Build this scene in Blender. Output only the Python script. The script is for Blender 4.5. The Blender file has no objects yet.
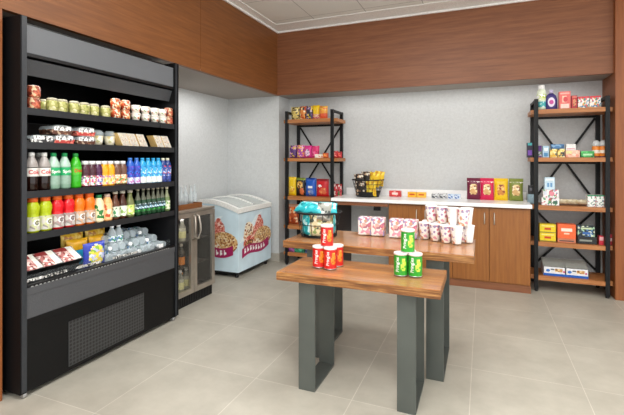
import bpy, bmesh, math, random
from mathutils import Vector, Matrix, Euler
random.seed(7)
PI = math.pi
S = bpy.context.scene
COL = S.collection

# ------------------------------------------------------------------ camera
CAM_H = 1.30; FPX = 416.0; CX = 312.0; CY = 160.0
TH = math.atan(170.6 / 416.0)
cam = bpy.data.cameras.new('camera'); camo = bpy.data.objects.new('camera', cam); COL.objects.link(camo)
camo.location = (0, 0, CAM_H); camo.rotation_euler = (PI / 2, 0, TH)
cam.sensor_width = 36; cam.lens = FPX / 624 * 36; cam.shift_y = -(207.5 - CY) / 624; cam.clip_start = .05
S.camera = camo
S.view_settings.view_transform = 'Standard'; S.view_settings.look = 'None'; S.view_settings.gamma = 1
S.view_settings.use_curve_mapping = False; S.view_settings.exposure = 0.79

# ------------------------------------------------------------------ world and lights
w = bpy.data.worlds.new('world'); S.world = w; w.use_nodes = True
w.node_tree.nodes['Background'].inputs[0].default_value = (.985, .995, 1.0, 1)
w.node_tree.nodes['Background'].inputs[1].default_value = 1.25

def area(name, loc, rot, sx, sy, watts, col=(1, .992, .975)):
    l = bpy.data.lights.new(name, 'AREA'); l.shape = 'RECTANGLE'; l.size = sx; l.size_y = sy; l.energy = watts; l.color = col
    o = bpy.data.objects.new(name, l); COL.objects.link(o); o.location = loc; o.rotation_euler = rot; return o
area('ceiling_light_near', (-.4, .7, 2.90), (0, 0, 0), 1.2, 1.2, 34)
area('ceiling_light_middle', (-.5, 2.6, 2.90), (0, 0, 0), 1.2, .6, 19)
area('ceiling_light_right', (1.6, 1.8, 2.90), (0, 0, 0), 1.2, .6, 17)
area('ceiling_light_behind', (-.3, -1.6, 2.90), (0, 0, 0), 2.0, 1.2, 42)
area('ceiling_fill', (.3, -.5, 1.7), (PI, 0, 0), .8, .8, 38, (1, 1, 1))  # added upward fill to brighten the ceiling, not a source in the room
area('cooler_led', (-2.36, 2.09, 1.765), (0, .1, 0), .05, 1.1, 1.2, (1, 1, 1))
area('deck_fill', (-2.36, 2.09, .845), (0, .2, 0),   .04, 1.1, .6, (1, 1, 1))  # extra fill under the lowest shelf, added to lift the shade on the deck
area('niche_light', (-2.8, 3.75, 2.10), (0, 0, 0), .25, .9, 3.5, (1, .99, .97))
area('counter_light', (-.4, 4.92, 2.11), (0, 0, 0), 2.6, .1, 1.2, (1, .99, .97))

# ------------------------------------------------------------------ where pixel columns meet real planes
cT, sT = math.cos(TH), math.sin(TH)
def ray(u, v):
    a = (u - CX) / FPX; b = (v - CY) / FPX
    return (-sT + a * cT, cT + a * sT, -b)
def on_y(u, Y):
    d = ray(u, CY); return d[0] * Y / d[1]
def on_x(u, X):
    d = ray(u, CY); return d[1] * X / d[0]
def on_shelf(u, X):
    return on_x(u if u < 140 else 140 + (u - 140) * .86, X)
def on_z(u, v, z):
    d = ray(u, v); t = (z - CAM_H) / d[2]; return (d[0] * t, d[1] * t)

# ------------------------------------------------------------------ materials
def lin(c):
    if isinstance(c, str):
        c = c.lstrip('#'); c = [int(c[i:i + 2], 16) / 255 for i in (0, 2, 4)]
    return tuple(x / 12.92 if x <= .04045 else ((x + .055) / 1.055) ** 2.4 for x in c) + (1,)
MATS = {}
def mat(hexc, rough=.5, metal=0, trans=0, coat=0, emit=0, bump=0, bscale=60, alpha=1, spec=.5, ior=1.45):
    key = (hexc, rough, metal, trans, coat, emit, bump, bscale, alpha, spec)
    if key in MATS: return MATS[key]
    m = bpy.data.materials.new('mat_%s' % hexc.strip('#')); m.use_nodes = True; nt = m.node_tree; b = nt.nodes['Principled BSDF']
    c = lin(hexc)
    # faint procedural variation
    tc = nt.nodes.new('ShaderNodeTexCoord'); n = nt.nodes.new('ShaderNodeTexNoise'); n.inputs['Scale'].default_value = bscale
    nt.links.new(tc.outputs['Object'], n.inputs['Vector'])
    r = nt.nodes.new('ShaderNodeValToRGB'); r.color_ramp.elements[0].position = .3; r.color_ramp.elements[1].position = .7
    r.color_ramp.elements[0].color = tuple(x * .9 for x in c[:3]) + (1,); r.color_ramp.elements[1].color = tuple(min(1, x * 1.06) for x in c[:3]) + (1,)
    nt.links.new(n.outputs['Fac'], r.inputs['Fac']); nt.links.new(r.outputs['Color'], b.inputs['Base Color'])
    b.inputs['Roughness'].default_value = rough; b.inputs['Metallic'].default_value = metal
    b.inputs['Transmission Weight'].default_value = trans; b.inputs['Coat Weight'].default_value = coat
    b.inputs['Specular IOR Level'].default_value = spec; b.inputs['IOR'].default_value = ior
    b.inputs['Alpha'].default_value = alpha
    if emit: b.inputs['Emission Color'].default_value = c; b.inputs['Emission Strength'].default_value = emit
    if bump:
        bp = nt.nodes.new('ShaderNodeBump'); bp.inputs['Strength'].default_value = bump; bp.inputs['Distance'].default_value = .004
        nt.links.new(n.outputs['Fac'], bp.inputs['Height']); nt.links.new(bp.outputs['Normal'], b.inputs['Normal'])
    MATS[key] = m; return m

def printmat(base, accents, scale=90, amount=.5, rough=.35, stretch=(1, 1, 1)):
    """printed packaging: blotches of accent colours over a base colour"""
    key = ('p', base, tuple(accents), scale, amount, rough, stretch)
    if key in MATS: return MATS[key]
    m = bpy.data.materials.new('print_%s' % base.strip('#')); m.use_nodes = True; nt = m.node_tree; b = nt.nodes['Principled BSDF']
    tc = nt.nodes.new('ShaderNodeTexCoord'); mp = nt.nodes.new('ShaderNodeMapping'); mp.inputs['Scale'].default_value = stretch
    v = nt.nodes.new('ShaderNodeTexVoronoi'); v.inputs['Scale'].default_value = scale
    nt.links.new(tc.outputs['Object'], mp.inputs['Vector']); nt.links.new(mp.outputs['Vector'], v.inputs['Vector'])
    sp = nt.nodes.new('ShaderNodeSeparateColor'); nt.links.new(v.outputs['Color'], sp.inputs['Color'])
    r = nt.nodes.new('ShaderNodeValToRGB'); r.color_ramp.interpolation = 'CONSTANT'
    r.color_ramp.elements[0].color = lin(base); r.color_ramp.elements[1].position = 1 - amount; r.color_ramp.elements[1].color = lin(accents[0])
    for i, a in enumerate(accents[1:]):
        e = r.color_ramp.elements.new(1 - amount + amount * (i + 1) / len(accents)); e.color = lin(a)
    nt.links.new(sp.outputs['Red'], r.inputs['Fac']); nt.links.new(r.outputs['Color'], b.inputs['Base Color'])
    b.inputs['Roughness'].default_value = rough
    MATS[key] = m; return m

def woodmat(name, dark, mid, light, rough=.4, axis='x', scale=1.0, coat=0, planks=None):
    m = bpy.data.materials.new(name); m.use_nodes = True; nt = m.node_tree; b = nt.nodes['Principled BSDF']
    tc = nt.nodes.new('ShaderNodeTexCoord'); mp = nt.nodes.new('ShaderNodeMapping')
    s = {'x': (1.2, 22, 22), 'y': (22, 1.2, 22), 'z': (22, 22, 1.2)}[axis]
    mp.inputs['Scale'].default_value = tuple(q * scale for q in s)
    nt.links.new(tc.outputs['Object'], mp.inputs['Vector'])
    n = nt.nodes.new('ShaderNodeTexNoise'); n.inputs['Scale'].default_value = 2.2; n.inputs['Detail'].default_value = 6; n.inputs['Roughness'].default_value = .65
    nt.links.new(mp.outputs['Vector'], n.inputs['Vector'])
    r = nt.nodes.new('ShaderNodeValToRGB'); cr = r.color_ramp
    cr.elements[0].position = .25; cr.elements[0].color = lin(dark); cr.elements[1].position = .75; cr.elements[1].color = lin(light)
    e = cr.elements.new(.5); e.color = lin(mid)
    nt.links.new(n.outputs['Fac'], r.inputs['Fac']); out = r.outputs['Color']
    if planks:
        br = nt.nodes.new('ShaderNodeTexBrick'); br.inputs['Scale'].default_value = 1; br.inputs['Brick Width'].default_value = planks[0]; br.inputs['Row Height'].default_value = planks[1]
        br.inputs['Mortar Size'].default_value = .0012; br.inputs['Color1'].default_value = (.72, .66, .6, 1); br.inputs['Color2'].default_value = (1.15, 1.1, 1.05, 1); br.inputs['Mortar'].default_value = (.5, .42, .35, 1)
        nt.links.new(tc.outputs['Object'], br.inputs['Vector'])
        mx = nt.nodes.new('ShaderNodeMix'); mx.data_type = 'RGBA'; mx.blend_type = 'MULTIPLY'; mx.inputs['Factor'].default_value = 1
        nt.links.new(out, mx.inputs[6]); nt.links.new(br.outputs['Color'], mx.inputs[7]); out = mx.outputs[2]
    nt.links.new(out, b.inputs['Base Color'])
    b.inputs['Roughness'].default_value = rough; b.inputs['Coat Weight'].default_value = coat; b.inputs['Coat Roughness'].default_value = .05
    return m

PANEL = woodmat('panel_wood', '#6f4028', '#825032', '#925e3c', rough=.5, axis='x')
PANEL_Y = woodmat('panel_wood_left', '#6a3d1b', '#7b4921', '#8b562b', rough=.48, axis='y')
PANEL_V = woodmat('panel_wood_upright', '#7c431d', '#8c4f25', '#9a5c2c', rough=.48, axis='z')
CAB = woodmat('cabinet_wood', '#7f4a1c', '#935a24', '#a26a30', rough=.4, axis='z')
SHELF_W = woodmat('shelf_wood', '#8d552c', '#ad6f3d', '#bf8450', rough=.45, axis='x')
TOP_W = woodmat('butcher_block', '#925620', '#b8762c', '#d09644', rough=.4, axis='x', coat=.7, planks=(.7, .05))
EDGE_W = woodmat('rough_edge_wood', '#3f2410', '#7f5026', '#c8965a', rough=.6, axis='x', scale=2.2)

def wallmat(name, c, amp=.06):
    m = bpy.data.materials.new(name); m.use_nodes = True; nt = m.node_tree; b = nt.nodes['Principled BSDF']
    tc = nt.nodes.new('ShaderNodeTexCoord')
    n = nt.nodes.new('ShaderNodeTexNoise'); n.inputs['Scale'].default_value = 38; n.inputs['Detail'].default_value = 5; n.inputs['Roughness'].default_value = .8
    nt.links.new(tc.outputs['Object'], n.inputs['Vector'])
    r = nt.nodes.new('ShaderNodeValToRGB'); L = lin(c)
    r.color_ramp.elements[0].position = .3; r.color_ramp.elements[0].color = tuple(x * (1 - amp * 2) for x in L[:3]) + (1,)
    r.color_ramp.elements[1].position = .7; r.color_ramp.elements[1].color = tuple(min(1, x * (1 + amp)) for x in L[:3]) + (1,)
    nt.links.new(n.outputs['Fac'], r.inputs['Fac']); nt.links.new(r.outputs['Color'], b.inputs['Base Color'])
    bp = nt.nodes.new('ShaderNodeBump'); bp.inputs['Strength'].default_value = .15; bp.inputs['Distance'].default_value = .003
    nt.links.new(n.outputs['Fac'], bp.inputs['Height']); nt.links.new(bp.outputs['Normal'], b.inputs['Normal'])
    b.inputs['Roughness'].default_value = .75
    return m
WALL = wallmat('wallcovering', '#cdcfcf')
SOFFIT = wallmat('soffit_paint', '#a39b94', .02)

def tilemat():
    m = bpy.data.materials.new('floor_tile'); m.use_nodes = True; nt = m.node_tree; b = nt.nodes['Principled BSDF']
    tc = nt.nodes.new('ShaderNodeTexCoord'); mp = nt.nodes.new('ShaderNodeMapping'); mp.inputs['Location'].default_value = (.656 + .593 * 10, -2.165 + .6125 * 10, 0)
    nt.links.new(tc.outputs['Object'], mp.inputs['Vector'])
    br = nt.nodes.new('ShaderNodeTexBrick'); br.offset = 0; br.inputs['Scale'].default_value = 1; br.inputs['Brick Width'].default_value = .593; br.inputs['Row Height'].default_value = .6125
    br.inputs['Mortar Size'].default_value = .0022; br.inputs['Mortar Smooth'].default_value = .2
    br.inputs['Color1'].default_value = lin('#aeaa9e'); br.inputs['Color2'].default_value = lin('#b3afa3'); br.inputs['Mortar'].default_value = lin('#cbc7bc')
    nt.links.new(mp.outputs['Vector'], br.inputs['Vector'])
    n = nt.nodes.new('ShaderNodeTexNoise'); n.inputs['Scale'].default_value = 3.5; n.inputs['Detail'].default_value = 9; n.inputs['Roughness'].default_value = .65
    nt.links.new(tc.outputs['Object'], n.inputs['Vector'])
    r = nt.nodes.new('ShaderNodeValToRGB'); r.color_ramp.elements[0].position = .3; r.color_ramp.elements[0].color = (.84, .83, .82, 1); r.color_ramp.elements[1].position = .72; r.color_ramp.elements[1].color = (1.1, 1.1, 1.1, 1)
    nt.links.new(n.outputs['Fac'], r.inputs['Fac'])
    mx = nt.nodes.new('ShaderNodeMix'); mx.data_type = 'RGBA'; mx.blend_type = 'MULTIPLY'; mx.inputs['Factor'].default_value = 1
    nt.links.new(br.outputs['Color'], mx.inputs[6]); nt.links.new(r.outputs['Color'], mx.inputs[7]); nt.links.new(mx.outputs[2], b.inputs['Base Color'])
    b.inputs['Roughness'].default_value = .42
    return m
TILE = tilemat()

def ceilmat():
    m = bpy.data.materials.new('ceiling_tile'); m.use_nodes = True; nt = m.node_tree; b = nt.nodes['Principled BSDF']
    tc = nt.nodes.new('ShaderNodeTexCoord'); mp = nt.nodes.new('ShaderNodeMapping'); mp.inputs['Location'].default_value = (1.79 + 6.1, -3.72 + 6.1, 0)
    nt.links.new(tc.outputs['Object'], mp.inputs['Vector'])
    br = nt.nodes.new('ShaderNodeTexBrick'); br.offset = 0; br.inputs['Scale'].default_value = 1; br.inputs['Brick Width'].default_value = .61; br.inputs['Row Height'].default_value = .61
    br.inputs['Mortar Size'].default_value = .004
    br.inputs['Color1'].default_value = lin('#e2e1dc'); br.inputs['Color2'].default_value = lin('#e6e5e0'); br.inputs['Mortar'].default_value = lin('#a9a8a4')
    nt.links.new(mp.outputs['Vector'], br.inputs['Vector']); nt.links.new(br.outputs['Color'], b.inputs['Base Color'])
    b.inputs['Roughness'].default_value = .9
    return m

def dotmat(name, dark, light, scale, thr):
    """punched sheet metal: a regular grid of holes"""
    m = bpy.data.materials.new(name); m.use_nodes = True; nt = m.node_tree; b = nt.nodes['Principled BSDF']
    tc = nt.nodes.new('ShaderNodeTexCoord'); v = nt.nodes.new('ShaderNodeTexVoronoi'); v.inputs['Scale'].default_value = scale; v.inputs['Randomness'].default_value = 0
    nt.links.new(tc.outputs['Object'], v.inputs['Vector'])
    r = nt.nodes.new('ShaderNodeValToRGB'); r.color_ramp.elements[0].position = thr; r.color_ramp.elements[0].color = lin(dark); r.color_ramp.elements[1].position = thr + .05; r.color_ramp.elements[1].color = lin(light)
    nt.links.new(v.outputs['Distance'], r.inputs['Fac']); nt.links.new(r.outputs['Color'], b.inputs['Base Color'])
    b.inputs['Roughness'].default_value = .4
    return m

BLACK = mat('#0c0c0e', .35); BLACKM = mat('#101113', .5); IRON = mat('#0f1012', .5, bscale=20, spec=.35)
GREYP = mat('#4a4b4e', .45, bump=.25, bscale=180); CANOPY = mat('#64676b', .4, bump=.2, bscale=200)
STEEL = mat('#b5ada2', .35, .75, bscale=15); LEGM = mat('#565b57', .42, .25, bscale=6)
GLASS = mat('#eef4f4', .04, trans=1, spec=.5, ior=1.3)
TGLASS = mat('#9aa6a6', .03, alpha=.07)
CLEAR = mat('#dce8ec', .06, alpha=.36)
CLEAR2 = mat('#eef2f2', .1, alpha=.3)
WHITE = mat('#f6f6f4', .4); CREAM = mat('#e8dfc8', .5); COUNTER = mat('#ffffff', .25, bscale=8)

# ------------------------------------------------------------------ mesh builder
class MB:
    def __init__(s): s.v = []; s.f = []; s.m = []; s.sm = []; s.mats = []
    def mi(s, m):
        if m not in s.mats: s.mats.append(m)
        return s.mats.index(m)
    def add(s, vs, fs, m, smooth=False, M=None):
        o = len(s.v); k = s.mi(m)
        for p in vs: s.v.append(tuple(M @ Vector(p)) if M is not None else tuple(p))
        for f in fs: s.f.append(tuple(i + o for i in f)); s.m.append(k); s.sm.append(smooth)
        return s
    def box(s, x0, x1, y0, y1, z0, z1, m, bev=0, M=None):
        if bev:
            bm = bmesh.new(); bmesh.ops.create_cube(bm, size=1)
            for q in bm.verts: q.co = ((x0 + x1) / 2 + q.co.x * (x1 - x0), (y0 + y1) / 2 + q.co.y * (y1 - y0), (z0 + z1) / 2 + q.co.z * (z1 - z0))
            bmesh.ops.bevel(bm, geom=bm.edges[:], offset=bev, segments=2, affect='EDGES', profile=.6)
            bm.verts.index_update()
            s.add([q.co[:] for q in bm.verts], [[q.index for q in f.verts] for f in bm.faces], m, False, M); bm.free(); return s
        vs = [(x, y, z) for x in (x0, x1) for y in (y0, y1) for z in (z0, z1)]
        return s.add(vs, [(0, 1, 3, 2), (4, 6, 7, 5), (0, 4, 5, 1), (2, 3, 7, 6), (0, 2, 6, 4), (1, 5, 7, 3)], m, False, M)
    def lathe(s, prof, m, seg=20, mfn=None, cap0=True, cap1=True, M=None):
        vs = []; n = len(prof)
        for r, z in prof:
            for i in range(seg):
                a = 2 * PI * i / seg; vs.append((r * math.sin(a), -r * math.cos(a), z))
        for j in range(n - 1):
            for i in range(seg):
                k = (i + 1) % seg
                mm = m
                if mfn:
                    a = 2 * PI * (i + .5) / seg
                    if a > PI: a -= 2 * PI
                    mm = mfn(a, (prof[j][1] + prof[j + 1][1]) / 2) or m
                s.add([vs[j * seg + i], vs[j * seg + k], vs[(j + 1) * seg + k], vs[(j + 1) * seg + i]], [(0, 1, 2, 3)], mm, True, M)
        if cap0: s.add(vs[:seg], [tuple(range(seg - 1, -1, -1))], m, False, M)
        if cap1: s.add(vs[-seg:], [tuple(range(seg))], m, False, M)
        return s
    def tube(s, pts, r, m, seg=6, closed=False, M=None):
        pts = [Vector(p) for p in pts]; n = len(pts); vs = []
        for i, p in enumerate(pts):
            a = pts[i - 1] if (i > 0 or closed) else p; b = pts[(i + 1) % n] if (i < n - 1 or closed) else p
            t = (b - a).normalized(); up = Vector((0, 0, 1)) if abs(t.z) < .9 else Vector((1, 0, 0))
            x = t.cross(up).normalized(); y = t.cross(x)
            for k in range(seg):
                q = 2 * PI * k / seg; vs.append(p + x * r * math.cos(q) + y * r * math.sin(q))
        fs = []
        for i in range(n if closed else n - 1):
            j = (i + 1) % n
            for k in range(seg):
                l = (k + 1) % seg; fs.append((i * seg + k, i * seg + l, j * seg + l, j * seg + k))
        if not closed: fs += [tuple(range(seg - 1, -1, -1)), tuple((n - 1) * seg + k for k in range(seg))]
        return s.add(vs, fs, m, True, M)
    def bar(s, a, b, w, d, m):
        """flat bar from a to b: w wide across, d deep in y"""
        a = Vector(a); b = Vector(b); t = (b - a).normalized(); y = Vector((0, 1, 0)); x = t.cross(y).normalized() * w / 2; y = y * d / 2
        vs = [p + sx * x + sy * y for p in (a, b) for sx, sy in ((-1, -1), (1, -1), (1, 1), (-1, 1))]
        return s.add(vs, [(0, 1, 2, 3), (7, 6, 5, 4), (0, 4, 5, 1), (1, 5, 6, 2), (2, 6, 7, 3), (3, 7, 4, 0)], m)
    def prism(s, poly, y0, y1, m, M=None):
        """polygon in x,z pushed along y"""
        n = len(poly); vs = [(x, y0, z) for x, z in poly] + [(x, y1, z) for x, z in poly]
        fs = [tuple(range(n)), tuple(range(2 * n - 1, n - 1, -1))] + [(i, i + n, (i + 1) % n + n, (i + 1) % n) for i in range(n)]
        return s.add(vs, fs, m, False, M)
    def disc(s, x, z, rx, rz, y, m, seg=14, M=None):
        return s.add([(x + rx * math.cos(2 * PI * i / seg), y, z + rz * math.sin(2 * PI * i / seg)) for i in range(seg)], [tuple(range(seg))], m, False, M)
    def rect(s, x0, x1, z0, z1, y, m, M=None):
        return s.add([(x0, y, z0), (x1, y, z0), (x1, y, z1), (x0, y, z1)], [(0, 1, 2, 3)], m, False, M)
    def text(s, st, size, x, z, y, m, M=None, bold=False, shear=0):
        vs, fs = text_geo(st, size, bold)
        return s.add([(x + a + shear * b, y, z + b) for a, b in vs], fs, m, False, M)
    def cyltext(s, st, size, r, z, m, a0=0, vertical=False, bold=False):
        vs, fs = text_geo(st, size, bold); out = []
        for a, b in vs:
            if vertical: a, b = -b, a
            q = a0 + a / r; out.append((r * math.sin(q), -r * math.cos(q), z + b))
        return s.add(out, fs, m)
    def mesh(s, name):
        me = bpy.data.meshes.new(name); me.from_pydata(s.v, [], s.f)
        for m in s.mats: me.materials.append(m)
        me.polygons.foreach_set('material_index', s.m); me.polygons.foreach_set('use_smooth', s.sm)
        bm = bmesh.new(); bm.from_mesh(me); bmesh.ops.remove_doubles(bm, verts=bm.verts, dist=1e-5); bm.to_mesh(me); bm.free()
        me.update(); return me

TG = {}
def text_geo(st, size, bold=False):
    if (st, bold) not in TG:
        c = bpy.data.curves.new('t', 'FONT'); c.body = st; c.align_x = 'CENTER'; c.align_y = 'CENTER'; c.size = 1; c.resolution_u = 2
        if bold: c.offset = .02
        o = bpy.data.objects.new('t', c); COL.objects.link(o); dg = bpy.context.evaluated_depsgraph_get()
        me = bpy.data.meshes.new_from_object(o.evaluated_get(dg))
        TG[(st, bold)] = ([(v.co.x, v.co.y) for v in me.vertices], [tuple(p.vertices) for p in me.polygons])
        bpy.data.objects.remove(o); bpy.data.curves.remove(c); bpy.data.meshes.remove(me)
    vs, fs = TG[(st, bold)]
    return [(a * size, b * size) for a, b in vs], fs

# ------------------------------------------------------------------ scene-graph helpers
def struct(name, mb):
    o = bpy.data.objects.new(name, mb.mesh(name)); COL.objects.link(o); o['kind'] = 'structure'; return o
def thing(name, label, cat, loc=(0, 0, 0), rz=0, group=None, rot=None):
    o = bpy.data.objects.new(name, None); COL.objects.link(o); o.empty_display_size = .05
    o.location = loc; o.rotation_euler = rot or (0, 0, rz); o['label'] = label; o['category'] = cat
    if group: o['group'] = group
    return o
def part(name, mb, parent, label=None, loc=None):
    me = mb.mesh(name) if isinstance(mb, MB) else mb
    o = bpy.data.objects.new(name, me); COL.objects.link(o); o.parent = parent
    if loc: o.location = loc
    if label: o['label'] = label
    return o
def spawn(proto, name, label, cat, loc, rz=0, group=None, rot=None):
    """proto = mesh (a one-piece thing) or list of (part name, mesh, [sub-parts])"""
    if isinstance(proto, MB): proto = proto.mesh(name)
    if not isinstance(proto, list):
        o = bpy.data.objects.new(name, proto); COL.objects.link(o); o.location = loc; o.rotation_euler = rot or (0, 0, rz)
        o['label'] = label; o['category'] = cat
        if group: o['group'] = group
        return o
    r = thing(name, label, cat, loc, rz, group, rot)
    for p in proto:
        o = part(p[0], p[1], r)
        for q in (p[2] if len(p) > 2 else []): part(q[0], q[1], o)
    return r
def parts(*ps):
    return [(n, m.mesh(n)) for n, m in ps]
ORD = ['first', 'second', 'third', 'fourth', 'fifth', 'sixth', 'seventh', 'eighth', 'ninth']

# ================================================================== the setting
FX = -2.40      # left fascia plane
FY = 4.70       # back fascia plane
ZS = 2.12       # soffit
ZC = 2.92       # ceiling
LW = -3.19      # left wall
BW = 5.10       # back wall
RX = 1.14       # alcove right side
m = MB(); m.box(-6, 6, -4.5, 5.4, -.06, 0, TILE); struct('floor', m)
m = MB(); m.box(-6, 6, -4.5, 5.4, ZC, ZC + .06, ceilmat()); struct('ceiling', m)
m = MB(); m.box(LW - .1, LW, -.5, 5.2, 0, ZS, WALL); struct('wall_left', m)
m = MB(); m.box(-2.42, 1.3, BW, BW + .1, 0, ZS, WALL); struct('wall_back', m)
m = MB(); m.box(LW, -2.42, 4.78, 5.2, 0, ZS, WALL); struct('wall_back_corner', m)
m = MB(); m.box(LW - .1, FX - .001, -.5, 5.2, ZS, ZS + .02, SOFFIT); struct('trim_1', m)           # soffit over the left niche
m = MB(); m.box(FX - .001, RX, FY + .001, 5.2, ZS, ZS + .02, SOFFIT); struct('trim_2', m)
m = MB()
for a, b in ((-.6, 1.17), (1.1735, 3.148), (3.1515, 4.75)): m.box(FX - .04, FX, a, b, ZS - .002, ZC, PANEL_Y)
m.box(FX - .045, FX - .004, -.5, 4.75, ZS, ZC, mat('#3a2413', .7)); struct('trim_3', m)            # left timber fascia
m = MB(); m.box(FX, 2.2, FY, FY + .04, ZS - .002, ZC, PANEL); struct('trim_4', m)                  # back timber fascia
m = MB()
m.box(FX, FX + .12, -4, FY, ZC - .006, ZC, WHITE); m.box(FX + .12, 2.6, FY - .27, FY, ZC - .006, ZC, WHITE)
m.box(FX, FX + .02, -4, FY, ZC - .022, ZC - .006, WHITE); m.box(FX + .02, 2.6, FY - .02, FY, ZC - .022, ZC - .006, WHITE); struct('trim_5', m)  # white ceiling border
m = MB(); m.box(RX, 2.2, 4.64, BW, 0, ZC, PANEL_V, .003); struct('wall_right', m)
m = MB(); m.box(LW, FX - .002, -.5, 1.445, 0, ZS, PANEL_V); struct('wall_left_pier', m)
m = MB(); m.box(LW, -2.42, 4.768, 4.78, 0, .1, mat('#b0aa9f', .5)); m.box(-2.42, -2.408, 4.768, 5.1, 0, .1, mat('#b0aa9f', .5)); struct('baseboard_corner', m)
m = MB(); m.box(LW, LW + .012, 3.4, 4.768, 0, .1, mat('#b0aa9f', .5)); struct('baseboard_left', m)
m = MB(); m.box(-2.408, RX, BW - .012, BW, 0, .1, mat('#b0aa9f', .5)); struct('baseboard_back', m)

# ================================================================== open refrigerated display case
C0, C1 = 1.475, 2.715; CF = -2.30; CB = -3.12
t = thing('open_display_cooler', 'tall black open-front refrigerated display case full of drinks and snacks', 'refrigerator', (-2.7, 2.09, 0))
def cp(name, mb, label=None, parent=None):
    o = part(name, mb, parent or t, label)
    if parent is None: o.location = (2.7, -2.09, 0)
    return o
for y0, y1 in ((C0, C0 + .035), (C1 - .026, C1)):
    m = MB(); m.box(CB, CF, y0, y1, .03, 2.085, mat('#08080a', .6, spec=.25), .003)
    m.box(CF - .001, CF + .006, y0 + .004, y1 - .004, .04, 2.08, mat('#2c2f33', .4))
    if y0 > 2: m.box(CF + .006, CF + .012, y0 + .02, y0 + .03, .04, 2.08, BLACK)
    cp('side_panel', m)
m = MB(); m.box(CB, CB + .05, C0 + .035, C1 - .026, .03, 2.08, BLACK); cp('back_panel', m)
m = MB(); m.box(CB + .05, CF - .1, C0 + .035, C1 - .026, 2.03, 2.08, BLACK); cp('top_panel', m)
m = MB(); m.box(-2.40, CF - .015, C0 + .035, C1 - .026, 1.89, 2.045, CANOPY, .004); m.box(-2.41, CF - .012, C0 + .035, C1 - .026, 1.872, 1.889, BLACK); cp('canopy', m, 'grey canopy band')
m = MB(); m.prism([(-2.36, 1.775), (-2.33, 1.86), (-2.37, 1.872), (-2.41, 1.785)], C0 + .035, C1 - .026, mat('#3f4144', .45, bump=.2, bscale=150)); cp('light_hood', m)
BASE_ = mat('#060607', .5, spec=.3)
sh = [1.585, 1.397, 1.125, .89]
for i, z in enumerate(sh):
    m = MB()
    for y0, y1 in ((C0 + .036, 2.525), (2.53, C1 - .027)):
        m.box(-3.0, -2.311, y0, y1, z - .02, z, BLACKM)
        m.box(-2.312, -2.303, y0, y1, z - .036, z + .003, mat('#202225', .4), .001)
    cp('shelf', m)
m = MB(); m.box(-3.06, -2.356, C0 + .035, C1 - .026, .56, .585, BLACK); cp('bottom_deck', m)
m = MB(); m.box(-2.355, CF - .005, C0 + .035, C1 - .026, .56, .612, BLACK, .004)
for k in range(46): m.box(CF - .006, CF - .003, C0 + .06 + k * .024, C0 + .072 + k * .024, .598, .603, mat('#9a9a98', .4))
cp('front_rail', m)
m = MB(); m.box(-2.352, -2.347, C0 + .037, C1 - .032, .612, .655, mat('#8a9092', .05, alpha=.07)); cp('glass_guard', m, 'clear guard along the bottom deck')
m = MB(); m.box(-2.36, CF - .004, C0 + .035, C1 - .026, .43, .56, GREYP); m.box(-2.36, CF, C0 + .035, C1 - .026, .56, .598, GREYP); cp('front_panel', m, 'grey textured front panel')
m = MB(); m.box(-2.9, CF - .006, C0 + .035, C1 - .026, .03, .40, BASE_); m.box(-2.4, CF, C0 + .035, C1 - .026, .395, .43, BASE_, .003); bs = cp('base', m)
m = MB(); m.box(CF - .008, CF - .002, 1.76, 2.36, .055, .325, dotmat('punched_grille', '#161617', '#38393a', 44, .44), .002); part('grille', m, bs, 'punched metal grille')
for y in (C0 + .03, C1 - .03):
    m = MB(); m.lathe([(.012, -.012), (.018, -.008), (.018, .008), (.012, .012)], mat('#a8a8a8', .3, .6), 12, M=Matrix.Translation((CF - .02, y, .018)) @ Matrix.Rotation(PI / 2, 4, 'X'))
    m.box(CF - .03, CF - .01, y - .003, y + .003, .03, .05, BLACK); cp('caster', m)
m = MB(); m.box(-2.345, -2.338, 2.56, 2.60, .613, .64, WHITE); cp('price_tag', m)
for y0, y1 in ((1.53, 1.78), (1.84, 2.02), (2.12, 2.34)):
    m = MB(); m.box(-2.346, -2.343, y0, y1, .618, .634, printmat('#b8b6b0', ['#f0f0ec', '#5a5a58', '#1c1c1c'], 90, .6)); cp('price_strip', m)

GH = 'cooler'
# ---------- bottle protos
def bottle(prof, body, bands, cap, seg=18, texts=()):
    b = MB(); b.lathe(prof, body, seg)
    ps = [('bottle_body', b)]
    if bands:
        l = MB()
        for r, z0, z1, mm in bands: l.lathe([(r, z0), (r, z1)], mm, seg, cap0=False, cap1=False)
        for tx in texts: l.cyltext(*tx)
        ps.append(('label_band', l))
    c = MB(); r, z0, z1, mm = cap; c.lathe([(r, z0), (r, z1 - .003), (r * .9, z1)], mm, seg); ps.append(('cap', c))
    return parts(*ps)
def soda(body, band, cap, txt=None, tcol='#c01820', band2=None):
    r = .034; h = .215
    prof = [(r * .8, 0), (r, .012), (r * .96, .05), (r, .09), (r, .135), (r * .9, .155), (r * .6, .18), (r * .42, .193), (r * .40, .2), (r * .45, .203), (r * .38, h - .008)]
    bands = [(r + .0008, .085, .132, band)]
    tx = [(txt, .026, r + .0016, .108, mat(tcol), .1)] if txt else []
    return bottle(prof, body, bands, (r * .46, h - .02, h, cap), texts=tx)
COLA = mat('#1c0c08', .12); CL_TOP = mat('#8a8078', .2)
def duo(prof, lo, up, zc, bands, cap, texts=(), seg=18):
    """bottle filled to zc: liquid colour below, clear head space above"""
    b = MB(); b.lathe(prof, up, seg, mfn=lambda a, z: lo if z < zc else up)
    l = MB()
    for r, z0, z1, mm in bands: l.lathe([(r, z0), (r, z1)], mm, seg, cap0=False, cap1=False)
    for tx in texts: l.cyltext(*tx)
    c = MB(); r, z0, z1, mm = cap; c.lathe([(r, z0), (r, z1 - .003), (r * .9, z1)], mm, seg)
    return parts(('bottle_body', b), ('label_band', l), ('cap', c))
r = .034
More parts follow.
